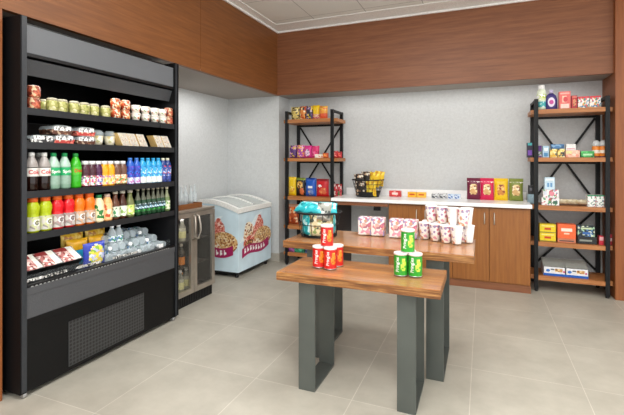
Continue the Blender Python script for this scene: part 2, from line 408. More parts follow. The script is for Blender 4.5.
sprof = [(r * .8, 0), (r, .012), (r * .95, .05), (r, .085), (r, .135), (r * .9, .155), (r * .6, .18), (r * .42, .193), (r * .38, .205)]
P = {}
P['diet'] = duo(sprof, COLA, mat('#9b9490', .15), .145, [(r + .0008, .083, .13, mat('#dcd8d2', .4))], (r * .46, .195, .217, mat('#dcdcda', .4)), [('Coke', .032, r + .0016, .106, mat('#c8202c'), 0, False, True)])
P['sprite'] = duo(sprof, mat('#7fa08c', .15), mat('#a9c4b4', .15), .14, [(r + .0008, .083, .13, mat('#19a060', .4)), (r + .0009, .03, .082, mat('#8aa595', .2))], (r * .46, .195, .217, mat('#0f8d4d', .4)), [('Sprite', .026, r + .0016, .106, mat('#f4f8f0'), 0, False, True)])
P['dew'] = duo(sprof, mat('#35a81e', .12), mat('#2c9a25', .12), .2, [(r + .0008, .085, .13, mat('#4fb52a', .4))], (r * .46, .195, .217, mat('#1f8f3a', .4)), [('Dew', .03, r + .0016, .108, mat('#d42a1c'), 0, False, True)])
jr = .031
jprof = [(jr * .85, 0), (jr, .01), (jr, .075), (jr * .93, .082), (jr, .09), (jr * .95, .125), (jr * .6, .15), (jr * .55, .155)]
def juice(lo, lab, txt='#ffffff', cap='#e8e8e8', band=None):
    bands = [(jr + .0008, .012, .074, lab)]
    if band: bands.append((jr + .0012, .02, .034, band))
    return duo(jprof, lo, lo, 1, bands, (jr * .66, .146, .168, mat(cap, .4)))
P['berry'] = juice(mat('#4a2430', .15), printmat('#e9dfe4', ['#d04878', '#7a3f8c', '#58905c', '#e58a50'], 110, .6))
P['grape'] = juice(mat('#4c1f46', .15), printmat('#ece6ee', ['#8a58a8', '#c03048', '#5a86c0'], 110, .6))
P['mango'] = juice(mat('#f0a51c', .15), printmat('#f6d890', ['#f0a030', '#b07ab8', '#fff2c8'], 110, .6))
P['milky'] = juice(mat('#6c4a3c', .15), printmat('#f2c49a', ['#e0703a', '#fdf0dc', '#5f9a4e'], 100, .6))
wr = .029
wprof = [(wr * .85, 0), (wr, .01), (wr * .95, .05), (wr, .09), (wr, .13), (wr * .9, .15), (wr * .5, .172), (wr * .46, .178)]
def water(body, lab, low, cap):
    return duo(wprof, body, body, 1, [(wr + .0008, .05, .13, lab), (wr + .001, .006, .05, low)], (wr * .5, .17, .19, mat(cap, .4)))
P['violetblue'] = water(mat('#2a5fc0', .15), printmat('#3040b0', ['#6a3fc0', '#2c6fd8', '#1f2c80'], 90, .6), printmat('#cfd6ee', ['#9a9ad8', '#c060b0'], 80, .4), '#3f78c8')
P['cyan'] = water(mat('#2ba0d8', .12), printmat('#2a9fdc', ['#1c78c4', '#6cc8ee', '#d4eefa'], 90, .6), mat('#e6ece8', .3), '#2f9fd6')
P['navyred'] = water(mat('#2a3f80', .15), printmat('#2c3f90', ['#c03a58', '#5a86c8', '#d8dcf0'], 90, .6), printmat('#3a4fa0', ['#1f2c6c'], 80, .5), '#d9d8c0')
gr = .037
gprof = [(gr * .86, 0), (gr, .012), (gr, .08), (gr * .86, .095), (gr * .88, .11), (gr, .13), (gr * .96, .15), (gr * .7, .172), (gr * .66, .178)]
def sport(liq, lower='#a9a29c'):
    return duo(gprof, liq, liq, 1, [(gr + .0008, .012, .09, printmat(lower, ['#c4bfb8', '#8d8680'], 50, .5))], (gr * .74, .172, .2, mat('#ee6a22', .4)),
               [('G', .055, gr + .0018, .055, WHITE, 0, False, True), ('G', .03, gr + .0028, .055, mat('#4a4040'), .0, False, True)])
P['lime'] = sport(mat('#a9b81a', .15), '#c3c696'); P['red'] = sport(mat('#d81a24', .15), '#a58a88'); P['orange'] = sport(mat('#f0741a', .15), '#c8a284')
cr_ = .033
cprof = [(cr_ * .85, 0), (cr_, .01), (cr_, .12), (cr_ * .9, .135), (cr_ * .55, .16), (cr_ * .5, .168)]
def carton(body, art, cap):
    return duo(cprof, body, body, 1, [(cr_ + .0008, .012, .12, art)], (cr_ * .6, .16, .182, mat(cap, .4)))
P['greencap'] = carton(mat('#ead9b0', .3), printmat('#efe0b8', ['#2e7a3c', '#2e7a3c', '#f6eed4'], 40, .5), '#1c7f4c')
P['peach'] = carton(mat('#f0b070', .3), printmat('#f2c088', ['#c04a20', '#f8e6c8', '#e08038'], 40, .5), '#c9b0a0')
fr = .031
fprof = [(fr * .85, 0), (fr, .01), (fr, .095), (fr * .88, .115), (fr * .5, .15), (fr * .48, .18)]
def frap(liq, lab): return duo(fprof, liq, liq, 1, [(fr + .0008, .02, .09, lab)], (fr * .6, .176, .194, mat('#c9c4b4', .35)))
P['coffee'] = frap(mat('#5d3828', .15), printmat('#dfe6d4', ['#3d8a58', '#f2f2e8', '#4f7f60'], 60, .55))
P['mocha'] = frap(mat('#47261c', .15), printmat('#e6ecd8', ['#7aa04a', '#f4f4ea'], 60, .5))
P['vanilla'] = frap(mat('#6f7448', .15), printmat('#cfe07c', ['#f0f0d0', '#7aa838'], 60, .5))
sr = .026
slprof = [(sr * .85, 0), (sr, .01), (sr, .09), (sr * .85, .115), (sr * .42, .15), (sr * .4, .19)]
P['slim'] = duo(slprof, mat('#1d4028', .1), mat('#5c5f50', .1), .12, [(sr + .0008, .05, .088, printmat('#2b4650', ['#8cc8e8', '#dceef4', '#20352c'], 120, .6)), (sr + .001, .028, .044, printmat('#1e7a30', ['#46c84e', '#10401c'], 120, .5))], (sr * .5, .184, .196, mat('#b8b09c', .3, .5)))
P['slimpale'] = duo(slprof, mat('#6d7f50', .1), mat('#8a8f70', .1), .12, [(sr + .0008, .02, .085, printmat('#d8e0b8', ['#6aa04a', '#f2f2e0'], 90, .5))], (sr * .5, .18, .196, mat('#e0d8c0', .3)))
P['water'] = parts(('bottle_body', MB().lathe([(.026, 0), (.031, .008), (.028, .05), (.031, .08), (.031, .12), (.025, .15), (.012, .172), (.012, .18)], CLEAR, 16)),
                   ('label_band', MB().lathe([(.0318, .075), (.0318, .118)], printmat('#e8eef0', ['#6c96c8', '#3a8a5a'], 80, .4), 16, cap0=False, cap1=False)),
                   ('cap', MB().lathe([(.014, .178), (.014, .194)], mat('#f2f4f4', .4), 14)))

XC = -2.346
def row(key, us, z, name, labelf, cat, group, X=XC, jit=.03):
    for i, u in enumerate(us):
        spawn(P[key], name, labelf(i) if callable(labelf) else labelf, cat, (X, on_shelf(u, X), z), PI / 2 + random.uniform(-jit, jit), group)
z3, z4 = 1.1255, .8905
row('diet', (31.5, 44), z3, 'soda_bottle', lambda i: 'silver-labelled dark cola bottle, %s on its shelf' % ('leftmost' if i == 0 else 'beside the first green bottle'), 'bottle', 'plastic bottles on the third cooler shelf')
row('diet', (38.5,), z3, 'soda_bottle', 'dark cola bottle standing behind the gap between the two front cola bottles', 'bottle', 'plastic bottles on the third cooler shelf', X=-2.42)
row('sprite', (53.5, 64.5), z3, 'soda_bottle', lambda i: 'clear lemon-lime soda bottle with green label, %s' % ('next to the dark cola' if i == 0 else 'next to the bright green soda'), 'bottle', 'plastic bottles on the third cooler shelf')
row('dew', (75.5,), z3, 'soda_bottle', 'bright green citrus soda bottle with red lettering', 'bottle', 'plastic bottles on the third cooler shelf')
g3 = 'small white-capped juice bottles on the third cooler shelf'
row('berry', (85, 91.5), z3, 'juice_bottle', lambda i: 'dark berry juice bottle with white cap, %s' % ('right beside the bright green soda' if i == 0 else 'next to the purple juice'), 'bottle', g3)
row('grape', (97.5,), z3, 'juice_bottle', 'purple grape juice bottle beside the yellow juices', 'bottle', g3)
row('mango', (103.7, 110), z3, 'juice_bottle', lambda i: 'yellow-orange juice bottle with white cap, %s of the two' % ('left' if i == 0 else 'right'), 'bottle', g3)
row('milky', (116.3, 122.4), z3, 'juice_bottle', lambda i: 'brown drink bottle with orange floral label, %s of the two' % ('left' if i == 0 else 'right'), 'bottle', g3)
g4 = 'blue drink bottles on the third cooler shelf'
row('violetblue', (130, 136.3), z3, 'drink_bottle', lambda i: 'deep blue and violet drink bottle, %s of the two' % ('left' if i == 0 else 'right'), 'bottle', g4)
row('cyan', (142.6, 149, 155.2, 161), z3, 'drink_bottle', lambda i: 'bright cyan drink bottle with white foot, %s of four from the left' % ORD[i], 'bottle', g4)
row('navyred', (166.5, 171.8), z3, 'drink_bottle', lambda i: 'navy drink bottle with red swirl and pale cap, %s of the two' % ('left' if i == 0 else 'right'), 'bottle', g4)
g5 = 'orange-capped sports drinks on the lowest cooler shelf'
row('lime', (32.5, 45), z4, 'sports_drink_bottle', lambda i: 'lime-yellow sports drink bottle with orange cap, %s of the two' % ('left' if i == 0 else 'right'), 'bottle', g5, X=-2.353)
row('red', (57, 68.2), z4, 'sports_drink_bottle', lambda i: 'red sports drink bottle with orange cap, %s of the two' % ('left' if i == 0 else 'right'), 'bottle', g5, X=-2.353)
row('orange', (78.6, 89), z4, 'sports_drink_bottle', lambda i: 'orange sports drink bottle with orange cap, %s of the two' % ('left' if i == 0 else 'right'), 'bottle', g5, X=-2.353)
row('greencap', (98.6,), z4, 'juice_carafe', 'cream juice bottle with green cap and green leaf print', 'bottle', None)
row('peach', (107,), z4, 'juice_carafe', 'peach-coloured bottle with pale cap beside the green-capped one', 'bottle', None)
g6 = 'glass coffee and tea bottles on the lowest cooler shelf'
row('coffee', (115,), z4, 'coffee_bottle', 'brown glass coffee bottle beside the peach-coloured bottle', 'bottle', g6)
row('mocha', (122.4,), z4, 'coffee_bottle', 'dark glass coffee bottle in the middle of the three coffee bottles', 'bottle', g6)
row('vanilla', (129.8,), z4, 'coffee_bottle', 'olive glass bottle with lime-yellow label beside the slim green bottles', 'bottle', g6)
g7 = 'slim dark green glass bottles on the lowest cooler shelf'
row('slim', (137.6, 143.6, 149.5, 155.2, 160.6, 165.6), z4, 'glass_bottle', lambda i: 'slim dark green glass bottle, %s from the left in its row of six' % ORD[i], 'bottle', g7)
row('slimpale', (171,), z4, 'glass_bottle', 'pale green glass bottle at the right end of the lowest shelf', 'bottle', None)
zd = .5855
row('water', (111.8, 118.5), zd + .045, 'water_bottle', lambda i: 'clear upright water bottle, %s of the two beside the bag heap' % ('left' if i == 0 else 'right'), 'bottle', 'water bottles standing on the cooler deck', X=-2.50)
m = MB(); m.box(-2.56, -2.45, on_x(111.8, -2.5) - .04, on_x(118.5, -2.5) + .04, zd, zd + .044, mat('#3c3e42', .4), .004)
spawn(m, 'bottle_stand', 'low dark riser under the two upright water bottles', 'riser', (0, 0, 0))
# lying water bottles heap
NB = 0
for lay, rowname in ((0, 'bottom'), (1, 'middle'), (2, 'top')):
    for k in range(9 - lay):
        y = 2.13 + .0645 * k + .032 * lay; NB += 1
        end = 'leftmost' if k == 0 else ('rightmost' if k == 8 - lay else '%s from left' % ORD[k])
        spawn(P['water'], 'water_bottle', 'clear water bottle lying in the %s layer of the deck heap, %s' % (rowname, end), 'bottle',
              (-2.375 - .062 * lay - (.19 if (k + lay) % 3 == 1 else 0), y, zd + .0325 + lay * .055), 0, 'water bottles lying in a heap on the cooler deck', rot=(0, PI / 2 * (1 if (k + lay) % 3 == 1 else -1), random.uniform(-.1, .1)))
# ---------- top shelf cups
def cupjar(body, art, lid, rr=.031, h=.078):
    return parts(('jar_body', MB().lathe([(rr * .85, 0), (rr, .008), (rr, h * .62), (rr * .97, h * .8)], art, 18)),
                 ('lid', MB().lathe([(rr * .9, h * .8), (rr * .98, h * .82), (rr * .9, h * .95), (rr * .7, h)], lid, 18)))
P['yog'] = cupjar(None, printmat('#a9a860', ['#c8c48a', '#7f8440', '#dcd4b0'], 70, .5), printmat('#a8a288', ['#7c7860', '#d4d0bc'], 60, .4))
P['redcup'] = cupjar(None, printmat('#a04a34', ['#d8b890', '#6a281c', '#c86a4c'], 70, .6), printmat('#a06048', ['#d8c0a0', '#6a3424'], 60, .5), .034, .066)
P['orangecup'] = cupjar(None, printmat('#cc5a30', ['#e8d8b0', '#8c3018', '#d8a868', '#e4e0c8'], 80, .6), printmat('#c07048', ['#e4d8b8', '#8a3a1c'], 60, .5), .032, .068)
P['whitecup'] = parts(('cup_body', MB().lathe([(.024, 0), (.033, .048)], printmat('#e6dfd4', ['#c87858', '#b8a890', '#7f9a68'], 70, .4), 18)), ('lid', MB().lathe([(.0345, .048), (.0345, .054), (.03, .056)], mat('#efece4', .4), 18)))
X1 = -2.342
def stack(key, u, n, h, name, lab, group, X=X1, z=1.5855):
    for k in range(n):
        spawn(P[key], name, lab + (', %s of its stack' % ('bottom' if k == 0 else 'top') if n > 1 else ''), 'cup', (X, on_shelf(u, X), z + k * h), PI / 2 + random.uniform(-.4, .4), group)
stack('redcup', 33.5, 2, .0665, 'fruit_cup', 'red-brown snack cup at the far left of the top cooler shelf', 'snack cups on the top cooler shelf', X=-2.342)
for i, u in enumerate((52, 62, 74, 84.3, 94, 105.5)):
    stack('yog', u, 1, .07, 'yogurt_jar', 'yellow-green yogurt jar, %s from the left on the top cooler shelf' % ORD[i], 'yogurt jars on the top cooler shelf')
stack('yog', 44.5, 1, .07, 'yogurt_jar', 'yogurt jar standing back behind the red-brown cups on the top shelf', 'yogurt jars on the top cooler shelf', X=-2.44)
stack('orangecup', 115.5, 2, .0685, 'fruit_cup', 'orange-red snack cup, left stack, on the top cooler shelf', 'snack cups on the top cooler shelf')
stack('orangecup', 125.3, 2, .0685, 'fruit_cup', 'orange-red snack cup, right stack, on the top cooler shelf', 'snack cups on the top cooler shelf')
for i, (u, w_) in enumerate(((135.8, 'first'), (146.3, 'second'), (157, 'third'), (166, 'fourth'))):
    stack('whitecup', u, 2, .0565, 'dip_cup', 'white printed dip cup in the %s white stack from the left' % w_, 'white dip cups on the top cooler shelf')
stack('redcup', 173, 2, .0665, 'fruit_cup', 'red-brown snack cup at the far right of the top cooler shelf', 'snack cups on the top cooler shelf')
# ---------- second shelf
z2 = 1.3975
def clam(fill, w=.14, d=.11, h=.055):
    tray = MB(); tray.prism([(-w / 2 * .85, 0), (w / 2 * .85, 0), (w / 2, h * .5), (-w / 2, h * .5)], -d / 2, d / 2, fill)
    lid = MB(); lid.prism([(-w / 2, h * .5), (w / 2, h * .5), (w * .42, h * .85), (w * .25, h), (-w * .25, h), (-w * .42, h * .85)], -d / 2, d / 2, CLEAR)
    lb = MB(); lb.rect(-w * .38, w * .38, h * .42, h * .9, -d / 2 - .002, printmat('#f2f2f0', ['#1c1c1c', '#8a8a8a'], 110, .4))
    return parts(('tray', tray), ('lid', lid), ('sticker', lb))
P['berryclam'] = clam(printmat('#b8403a', ['#e07868', '#7a2420', '#e8d0b8'], 70, .5))
P['browniec'] = clam(printmat('#5a3426', ['#8a5a3c', '#30180f', '#b8a088'], 80, .5))
P['flatclam'] = clam(printmat('#2c2c2e', ['#e4e4e0', '#8a8a88'], 90, .5), .15, .12, .045)
XS = -2.39
def put(key, u, z, name, lab, cat, grp, X=XS): spawn(P[key], name, lab, cat, (X, on_x(u, X), z), PI / 2, grp)
gq = 'clear clamshell boxes on the second cooler shelf'
put('flatclam', 36, z2, 'clamshell_box', 'black and white snack tray at the left end of the second cooler shelf', 'container', gq)
put('berryclam', 58, z2, 'clamshell_box', 'clear clamshell of red berries at the bottom of the left stack', 'container', gq)
put('browniec', 80, z2, 'clamshell_box', 'clear clamshell of brown bites at the bottom of the right stack', 'container', gq)
put('browniec', 56, z2 + .0555, 'clamshell_box', 'clear clamshell on top of the red berry box', 'container', gq)
put('berryclam', 80, z2 + .0555, 'clamshell_box', 'clear clamshell on top of the brown bites box', 'container', gq)
P['parfait'] = parts(('cup_body', MB().lathe([(.028, 0), (.037, .065)], printmat('#e4dcc0', ['#c8b884', '#f2eee0', '#a8b080'], 50, .5), 18)), ('dome_lid', MB().lathe([(.039, .065), (.037, .085), (.026, .1), (.01, .104)], CLEAR, 18)))
for i, u in enumerate((97.5, 109.5)):
    put('parfait', u, z2, 'parfait_cup', 'domed cream parfait cup, %s of the two beside the sandwiches' % ('left' if i == 0 else 'right'), 'cup', 'parfait cups on the second cooler shelf')
bread = mat('#e6c27c', .8, bscale=120); filling = printmat('#c08a4c', ['#c84a30', '#a8b058', '#f0e0a8', '#8a4a28'], 120, .7)
def sandwich():
    h = .088; lean = .05
    b = MB(); x = -.037
    for k in range(5):
        t_ = .016 if k % 2 == 0 else .012
        b.prism([(x, .001), (x + t_ - .0005, .001), (x + t_ - .0005 - lean, h), (x - lean, h)], -.035, .03, bread if k % 2 == 0 else filling); x += t_
    c = MB(); c.prism([(-.038, 0), (.036, 0), (.036 - lean, h + .002), (-.038 - lean, h + .002)], -.037, -.0365, CLEAR2)
    return parts(('sandwich_half', b), ('wrapper', c))
P['sand'] = sandwich()
def sandrow(us, desc):
    for i, u in enumerate(us):
        # the wedge leans in the row, thin layers seen edge-on
        spawn(P['sand'], 'packed_sandwich', 'packed triangle sandwich, %s from the left in the %s group' % (ORD[i], desc), 'sandwich', (-2.36, on_shelf(u, -2.36), z2 + .001), PI / 2, 'packed sandwiches on the second cooler shelf')
sandrow((123.5, 132, 141), 'larger'); sandrow((160.5, 169), 'smaller')
# ---------- bottom deck: meal trays, snack bags
def mealtray():
    b = MB(); b.prism([(-.064, 0), (.064, 0), (.07, .03), (-.07, .03)], -.065, .065, mat('#141414', .4))
    f = MB(); f.box(-.068, .068, -.063, .063, .03, .034, CLEAR2); f.box(-.06, .02, -.066, .03, .0345, .036, printmat('#b0706a', ['#e8d8d0', '#7a3430', '#d8b0a8'], 80, .6)); f.box(.02, .06, -.06, .06, .0345, .036, mat('#eae6d8', .5)); f.box(-.06, .02, .03, .06, .0345, .036, mat('#8c2f2c', .5))
    return parts(('tray', b), ('printed_film', f))
P['meal'] = mealtray()
for i, u in enumerate((27, 45, 65)):
    X = -2.45
    spawn(P['meal'], 'meal_tray', 'black meal tray with red and white film, %s from the left on the cooler deck' % ORD[i], 'tray', (X, on_x(u, X), zd + .092), 0, 'meal trays propped on the cooler deck', rot=Euler((.55, 0, PI / 2)))
    m = MB(); m.add([(-.06, -.05, 0), (.06, -.05, 0), (.06, .055, 0), (-.06, .055, 0), (-.06, -.05, .057), (.06, -.05, .057), (.06, .055, .119), (-.06, .055, .119)], [(3, 2, 1, 0), (4, 5, 6, 7), (0, 1, 5, 4), (1, 2, 6, 5), (2, 3, 7, 6), (3, 0, 4, 7)], BLACK)
    spawn(m, 'tray_riser', 'black wedge riser under the %s meal tray on the cooler deck' % ORD[i], 'riser', (X, on_x(u, X), zd), PI / 2, 'risers under the meal trays')

# ------------------------------------------------------------------ bags
def bag(w, h, t, base, fn=None, txt=None, seam=None, n=(14, 16), crinkle=.06):
    """pillow bag standing on its lower seam; front is -y; fn(x,z)->material with x in -1..1, z in 0..1"""
    b = MB(); nx, nz = n; rnd = random.Random(hash((round(w * 1000), round(h * 1000))) & 255)
    def surf(sgn):
        vs = []
        for j in range(nz + 1):
            z = j / nz
            for i in range(nx + 1):
                x = 2 * i / nx - 1
                f = max(0, 1 - abs(x) ** 3) ** .6 * max(0, 1 - abs(2 * z - 1) ** 4) ** .6
                th = t / 2 * f * (1 + crinkle * rnd.uniform(-1, 1)) + .0008
                ww = w / 2 * (1 - .05 * math.sin(PI * z))
                vs.append((x * ww, sgn * th, z * h))
        for j in range(nz):
            for i in range(nx):
                q = [j * (nx + 1) + i, j * (nx + 1) + i + 1, (j + 1) * (nx + 1) + i + 1, (j + 1) * (nx + 1) + i]
                if sgn > 0: q = q[::-1]
                mm = (fn((2 * (i + .5) / nx - 1), (j + .5) / nz) if fn else None) or base
                b.add([vs[k] for k in q], [(0, 1, 2, 3)], mm, True)
    surf(-1); surf(1)
    if seam:
        b.box(-w / 2, w / 2, -.0015, .0015, h, h + .008, seam)
    if txt: b.text(txt[0], txt[1], 0, h * txt[3], -t / 2 - .002, txt[2], bold=True)
    return b
def ell(cx, cz, rx, rz, mm, other=None):
    return lambda x, z: mm if ((x - cx) / rx) ** 2 + ((z - cz) / rz) ** 2 < 1 else (other(x, z) if other else None)
def band(z0, z1, mm, other=None):
    return lambda x, z: mm if z0 < z < z1 else (other(x, z) if other else None)

# snack bag heap on the cooler deck (yellow over blue)
YB = mat('#e2a820', .3); BLU = mat('#2aa5d4', .3); DBL = mat('#2b3a9c', .3)
hp = [(76, -2.60, .055, 'orange-yellow snack bag at the back of the cooler deck heap', '#dfa028', 0.0, .10),
      (86, -2.54, .05, 'yellow and cyan snack bag in the middle of the cooler deck heap', '#e6b43a', .1, .08)]
m1 = bag(.15, .185, .06, YB, band(.05, .62, BLU)).mesh('snack_bag'); m2 = bag(.17, .22, .06, printmat('#e0b030', ['#f2cf60', '#b87820'], 40, .5), band(0, .3, BLU)).mesh('snack_bag')
m3 = bag(.17, .165, .06, DBL, ell(0, .5, .75, .42, printmat('#e8d850', ['#d8dce8', '#8cb040', '#f0b868', '#b0b8dc'], 60, .7))).mesh('snack_bag')
spawn(m2, 'snack_bag', 'orange-yellow snack bag at the back of the cooler deck heap', 'bag', (-2.60, on_x(72, -2.60), zd), PI / 2, 'snack bags on the cooler deck')
spawn(m1, 'snack_bag', 'yellow snack bag with cyan side, left of the front blue bag on the cooler deck', 'bag', (-2.52, on_x(77, -2.52), zd), PI / 2 - .1, 'snack bags on the cooler deck')
spawn(m1, 'snack_bag', 'cyan and yellow snack bag between the water bottles and the front blue bag', 'bag', (-2.53, on_x(96, -2.53), zd), PI / 2 + .2, 'snack bags on the cooler deck')
spawn(m2, 'snack_bag', 'tall orange-yellow snack bag at the back right of the cooler deck heap', 'bag', (-2.62, on_x(95, -2.62), zd), PI / 2, 'snack bags on the cooler deck')
spawn(m3, 'snack_bag', 'dark blue snack bag with a round fruit picture at the front of the cooler deck', 'bag', (-2.41, on_x(94, -2.41), zd), PI / 2, 'snack bags on the cooler deck')

# ================================================================== glass-door beverage cooler
t = thing('beverage_cooler', 'low stainless two-door beverage cooler beside the tall black display case', 'refrigerator', (-2.75, 3.10, 0))
W0, W1 = 2.775, 3.40; WF = -2.42; WB = -3.05
off = (2.75, -3.10, 0)
m = MB(); m.box(WB, WF - .03, W0, W0 + .02, .1, .83, BLACK); m.box(WB, WF - .03, W1 - .02, W1, .1, .83, mat('#2c2b2a', .4)); m.box(WB, WB + .02, W0, W1, .1, .83, BLACK); m.box(WB, WF - .03, W0, W1, .1, .12, BLACK)
part('cabinet_shell', m, t, loc=off)
m = MB(); m.box(WB, WF - .002, W0, W1, .83, .853, STEEL, .002); part('top_panel', m, t, loc=off)
m = MB(); m.box(WB + .1, WF - .02, W0 + .01, W1 - .02, .0, .1, mat('#0e0e0e', .7)); 
for k in range(24): m.box(WF - .02, WF - .015, W0 + .03 + k * .024, W0 + .042 + k * .024, .02, .09, BLACK)
part('kick_grille', m, t, loc=off)
WSH = []
for z in (.33, .56):
    m = MB(); m.box(WB + .03, WF - .06, W0 + .025, W1 - .025, z, z + .006, mat('#53504c', .4, .5)); part('shelf', m, t, loc=off)
mid = (W0 + W1) / 2
for s, (y0, y1) in enumerate(((W0, mid - .003), (mid + .003, W1))):
    f = MB()
    f.box(WF - .028, WF, y0, y0 + .04, .1, .826, STEEL, .002); f.box(WF - .028, WF, y1 - .04, y1, .1, .826, STEEL, .002)
    f.box(WF - .028, WF, y0 + .04, y1 - .04, .1, .145, STEEL); f.box(WF - .028, WF, y0 + .04, y1 - .04, .785, .826, STEEL)
    d = part('door', f, t, loc=off)
    g = MB(); g.box(WF - .016, WF - .012, y0 + .04, y1 - .04, .145, .785, mat('#6a6862', .05, alpha=.16)); part('door_glass', g, d)
    yh = y1 - .02 if s == 0 else y0 + .02; sg = -1 if s == 0 else 1
    h = MB(); h.tube([(WF, yh, .80), (WF + .03, yh + sg * .004, .79), (WF + .042, yh + sg * .012, .72), (WF + .042, yh + sg * .012, .66), (WF + .03, yh + sg * .004, .59), (WF, yh, .58)], .009, STEEL, 8); part('handle', h, d)
# contents
P['winebot'] = duo([(.03, 0), (.034, .008), (.034, .13), (.014, .18), (.013, .21)], mat('#2a1c10', .15), mat('#4a4438', .2), .15, [(.0348, .03, .1, mat('#d07a24', .5))], (.015, .19, .214, mat('#c8c0b0', .4)))
P['palebot'] = duo([(.03, 0), (.034, .008), (.034, .12), (.016, .16), (.014, .19)], mat('#b8b49c', .2), mat('#8a8676', .2), .13, [(.0348, .03, .09, mat('#e4dc9c', .5))], (.016, .17, .195, mat('#e8e4dc', .4)))
spawn(P['winebot'], 'glass_bottle', 'bottle with orange label behind the left glass door', 'bottle', (-2.50, on_x(181, -2.50), .336), PI / 2)
spawn(P['palebot'], 'glass_bottle', 'pale bottle at the bottom behind the left glass door, nearer the tall case', 'bottle', (-2.50, on_x(180, -2.50), .12), PI / 2)
spawn(P['palebot'], 'glass_bottle', 'pale bottle at the bottom behind the left glass door, nearer the handle', 'bottle', (-2.52, on_x(186, -2.52), .12), PI / 2)
spawn(P['palebot'], 'glass_bottle', 'pale bottle on the upper shelf behind the left glass door', 'bottle', (-2.52, on_x(182, -2.52), .566), PI / 2)
spawn(P['winebot'], 'glass_bottle', 'dark bottle at the bottom behind the right glass door', 'bottle', (-2.7, 3.22, .12), PI / 2)
l = bpy.data.lights.new('door_cooler_fill', 'AREA'); l.shape = 'RECTANGLE'; l.size = .5; l.size_y = .05; l.energy = .6  # added fill that makes the bottles behind the glass doors visible, no fixture modelled
lo = bpy.data.objects.new('door_cooler_fill', l); COL.objects.link(lo); lo.location = (-2.5, 3.09, .82); lo.rotation_euler = (0, 0, PI / 2)
# tray and glasses on top
t = thing('wooden_tray', 'reddish wooden tray on top of the low beverage cooler', 'tray', (-2.60, 3.08, .854))
m = MB(); m.box(-.12, .12, -.2, .2, 0, .01, PANEL_Y); part('tray_base', m, t)
m = MB(); m.box(-.12, -.108, -.2, .2, .01, .045, PANEL_Y); m.box(.108, .12, -.2, .2, .01, .045, PANEL_Y); m.box(-.108, .108, -.2, -.188, .01, .045, PANEL_Y); m.box(-.108, .108, .188, .2, .01, .045, PANEL_Y); part('tray_rim', m, t)
P['vase'] = MB().lathe([(.024, 0), (.026, .005), (.026, .1), (.012, .14), (.011, .185), (.013, .19)], CLEAR, 14, cap1=False).mesh('glass_bottle')
for i, (x, y) in enumerate(((-2.60, on_x(181, -2.60)), (-2.64, on_x(185.5, -2.64)), (-2.60, on_x(191, -2.60)), (-2.64, on_x(194.5, -2.64)))):
    spawn(P['vase'], 'glass_bottle', 'empty clear glass bottle, %s from the left in the wooden tray' % ORD[i], 'bottle', (x, y, .8645), 0, 'clear bottles in the wooden tray')

# ================================================================== ice cream freezer
FZX, FZY0, FZY1, FZB = -2.47, 3.90, 4.655, -3.12
t = thing('ice_cream_freezer', 'white chest freezer with ice cream pictures and curved sliding glass lid', 'freezer', ((FZX + FZB) / 2, (FZY0 + FZY1) / 2, 0))
off = (-(FZX + FZB) / 2, -(FZY0 + FZY1) / 2, 0)
PALE = mat('#cfe4ee', .35, bscale=6)
def arc(s_):   # crown of the lid: s 0 at the room side, 1 at the wall side
    return .765 + .095 * math.sin(PI * s_ * .78)
NW = 14; WX = FZX - FZB
def rimbar(y0, y1, mm, b, lo, dz=0, s0=0, s1=1, th=.012):
    vs = []
    for k in range(NW + 1):
        a0 = s0 + (s1 - s0) * k / NW; xa = FZX - a0 * WX; za = arc(a0) + dz; la = lo if lo is not None else za - th
        vs += [(xa, y0, la), (xa, y1, la), (xa, y1, za), (xa, y0, za)]
    fs = [(0, 1, 2, 3), tuple(NW * 4 + q for q in (3, 2, 1, 0))]
    for k in range(NW):
        for q in range(4):
            r_ = (q + 1) % 4; fs.append((k * 4 + q, (k + 1) * 4 + q, (k + 1) * 4 + r_, k * 4 + r_))
    b.add(vs, fs, mm)
m = MB(); rimbar(FZY0, FZY1, PALE, m, .065, -.052); fzb = part('cabinet', m, t, 'pale blue printed cabinet', off)
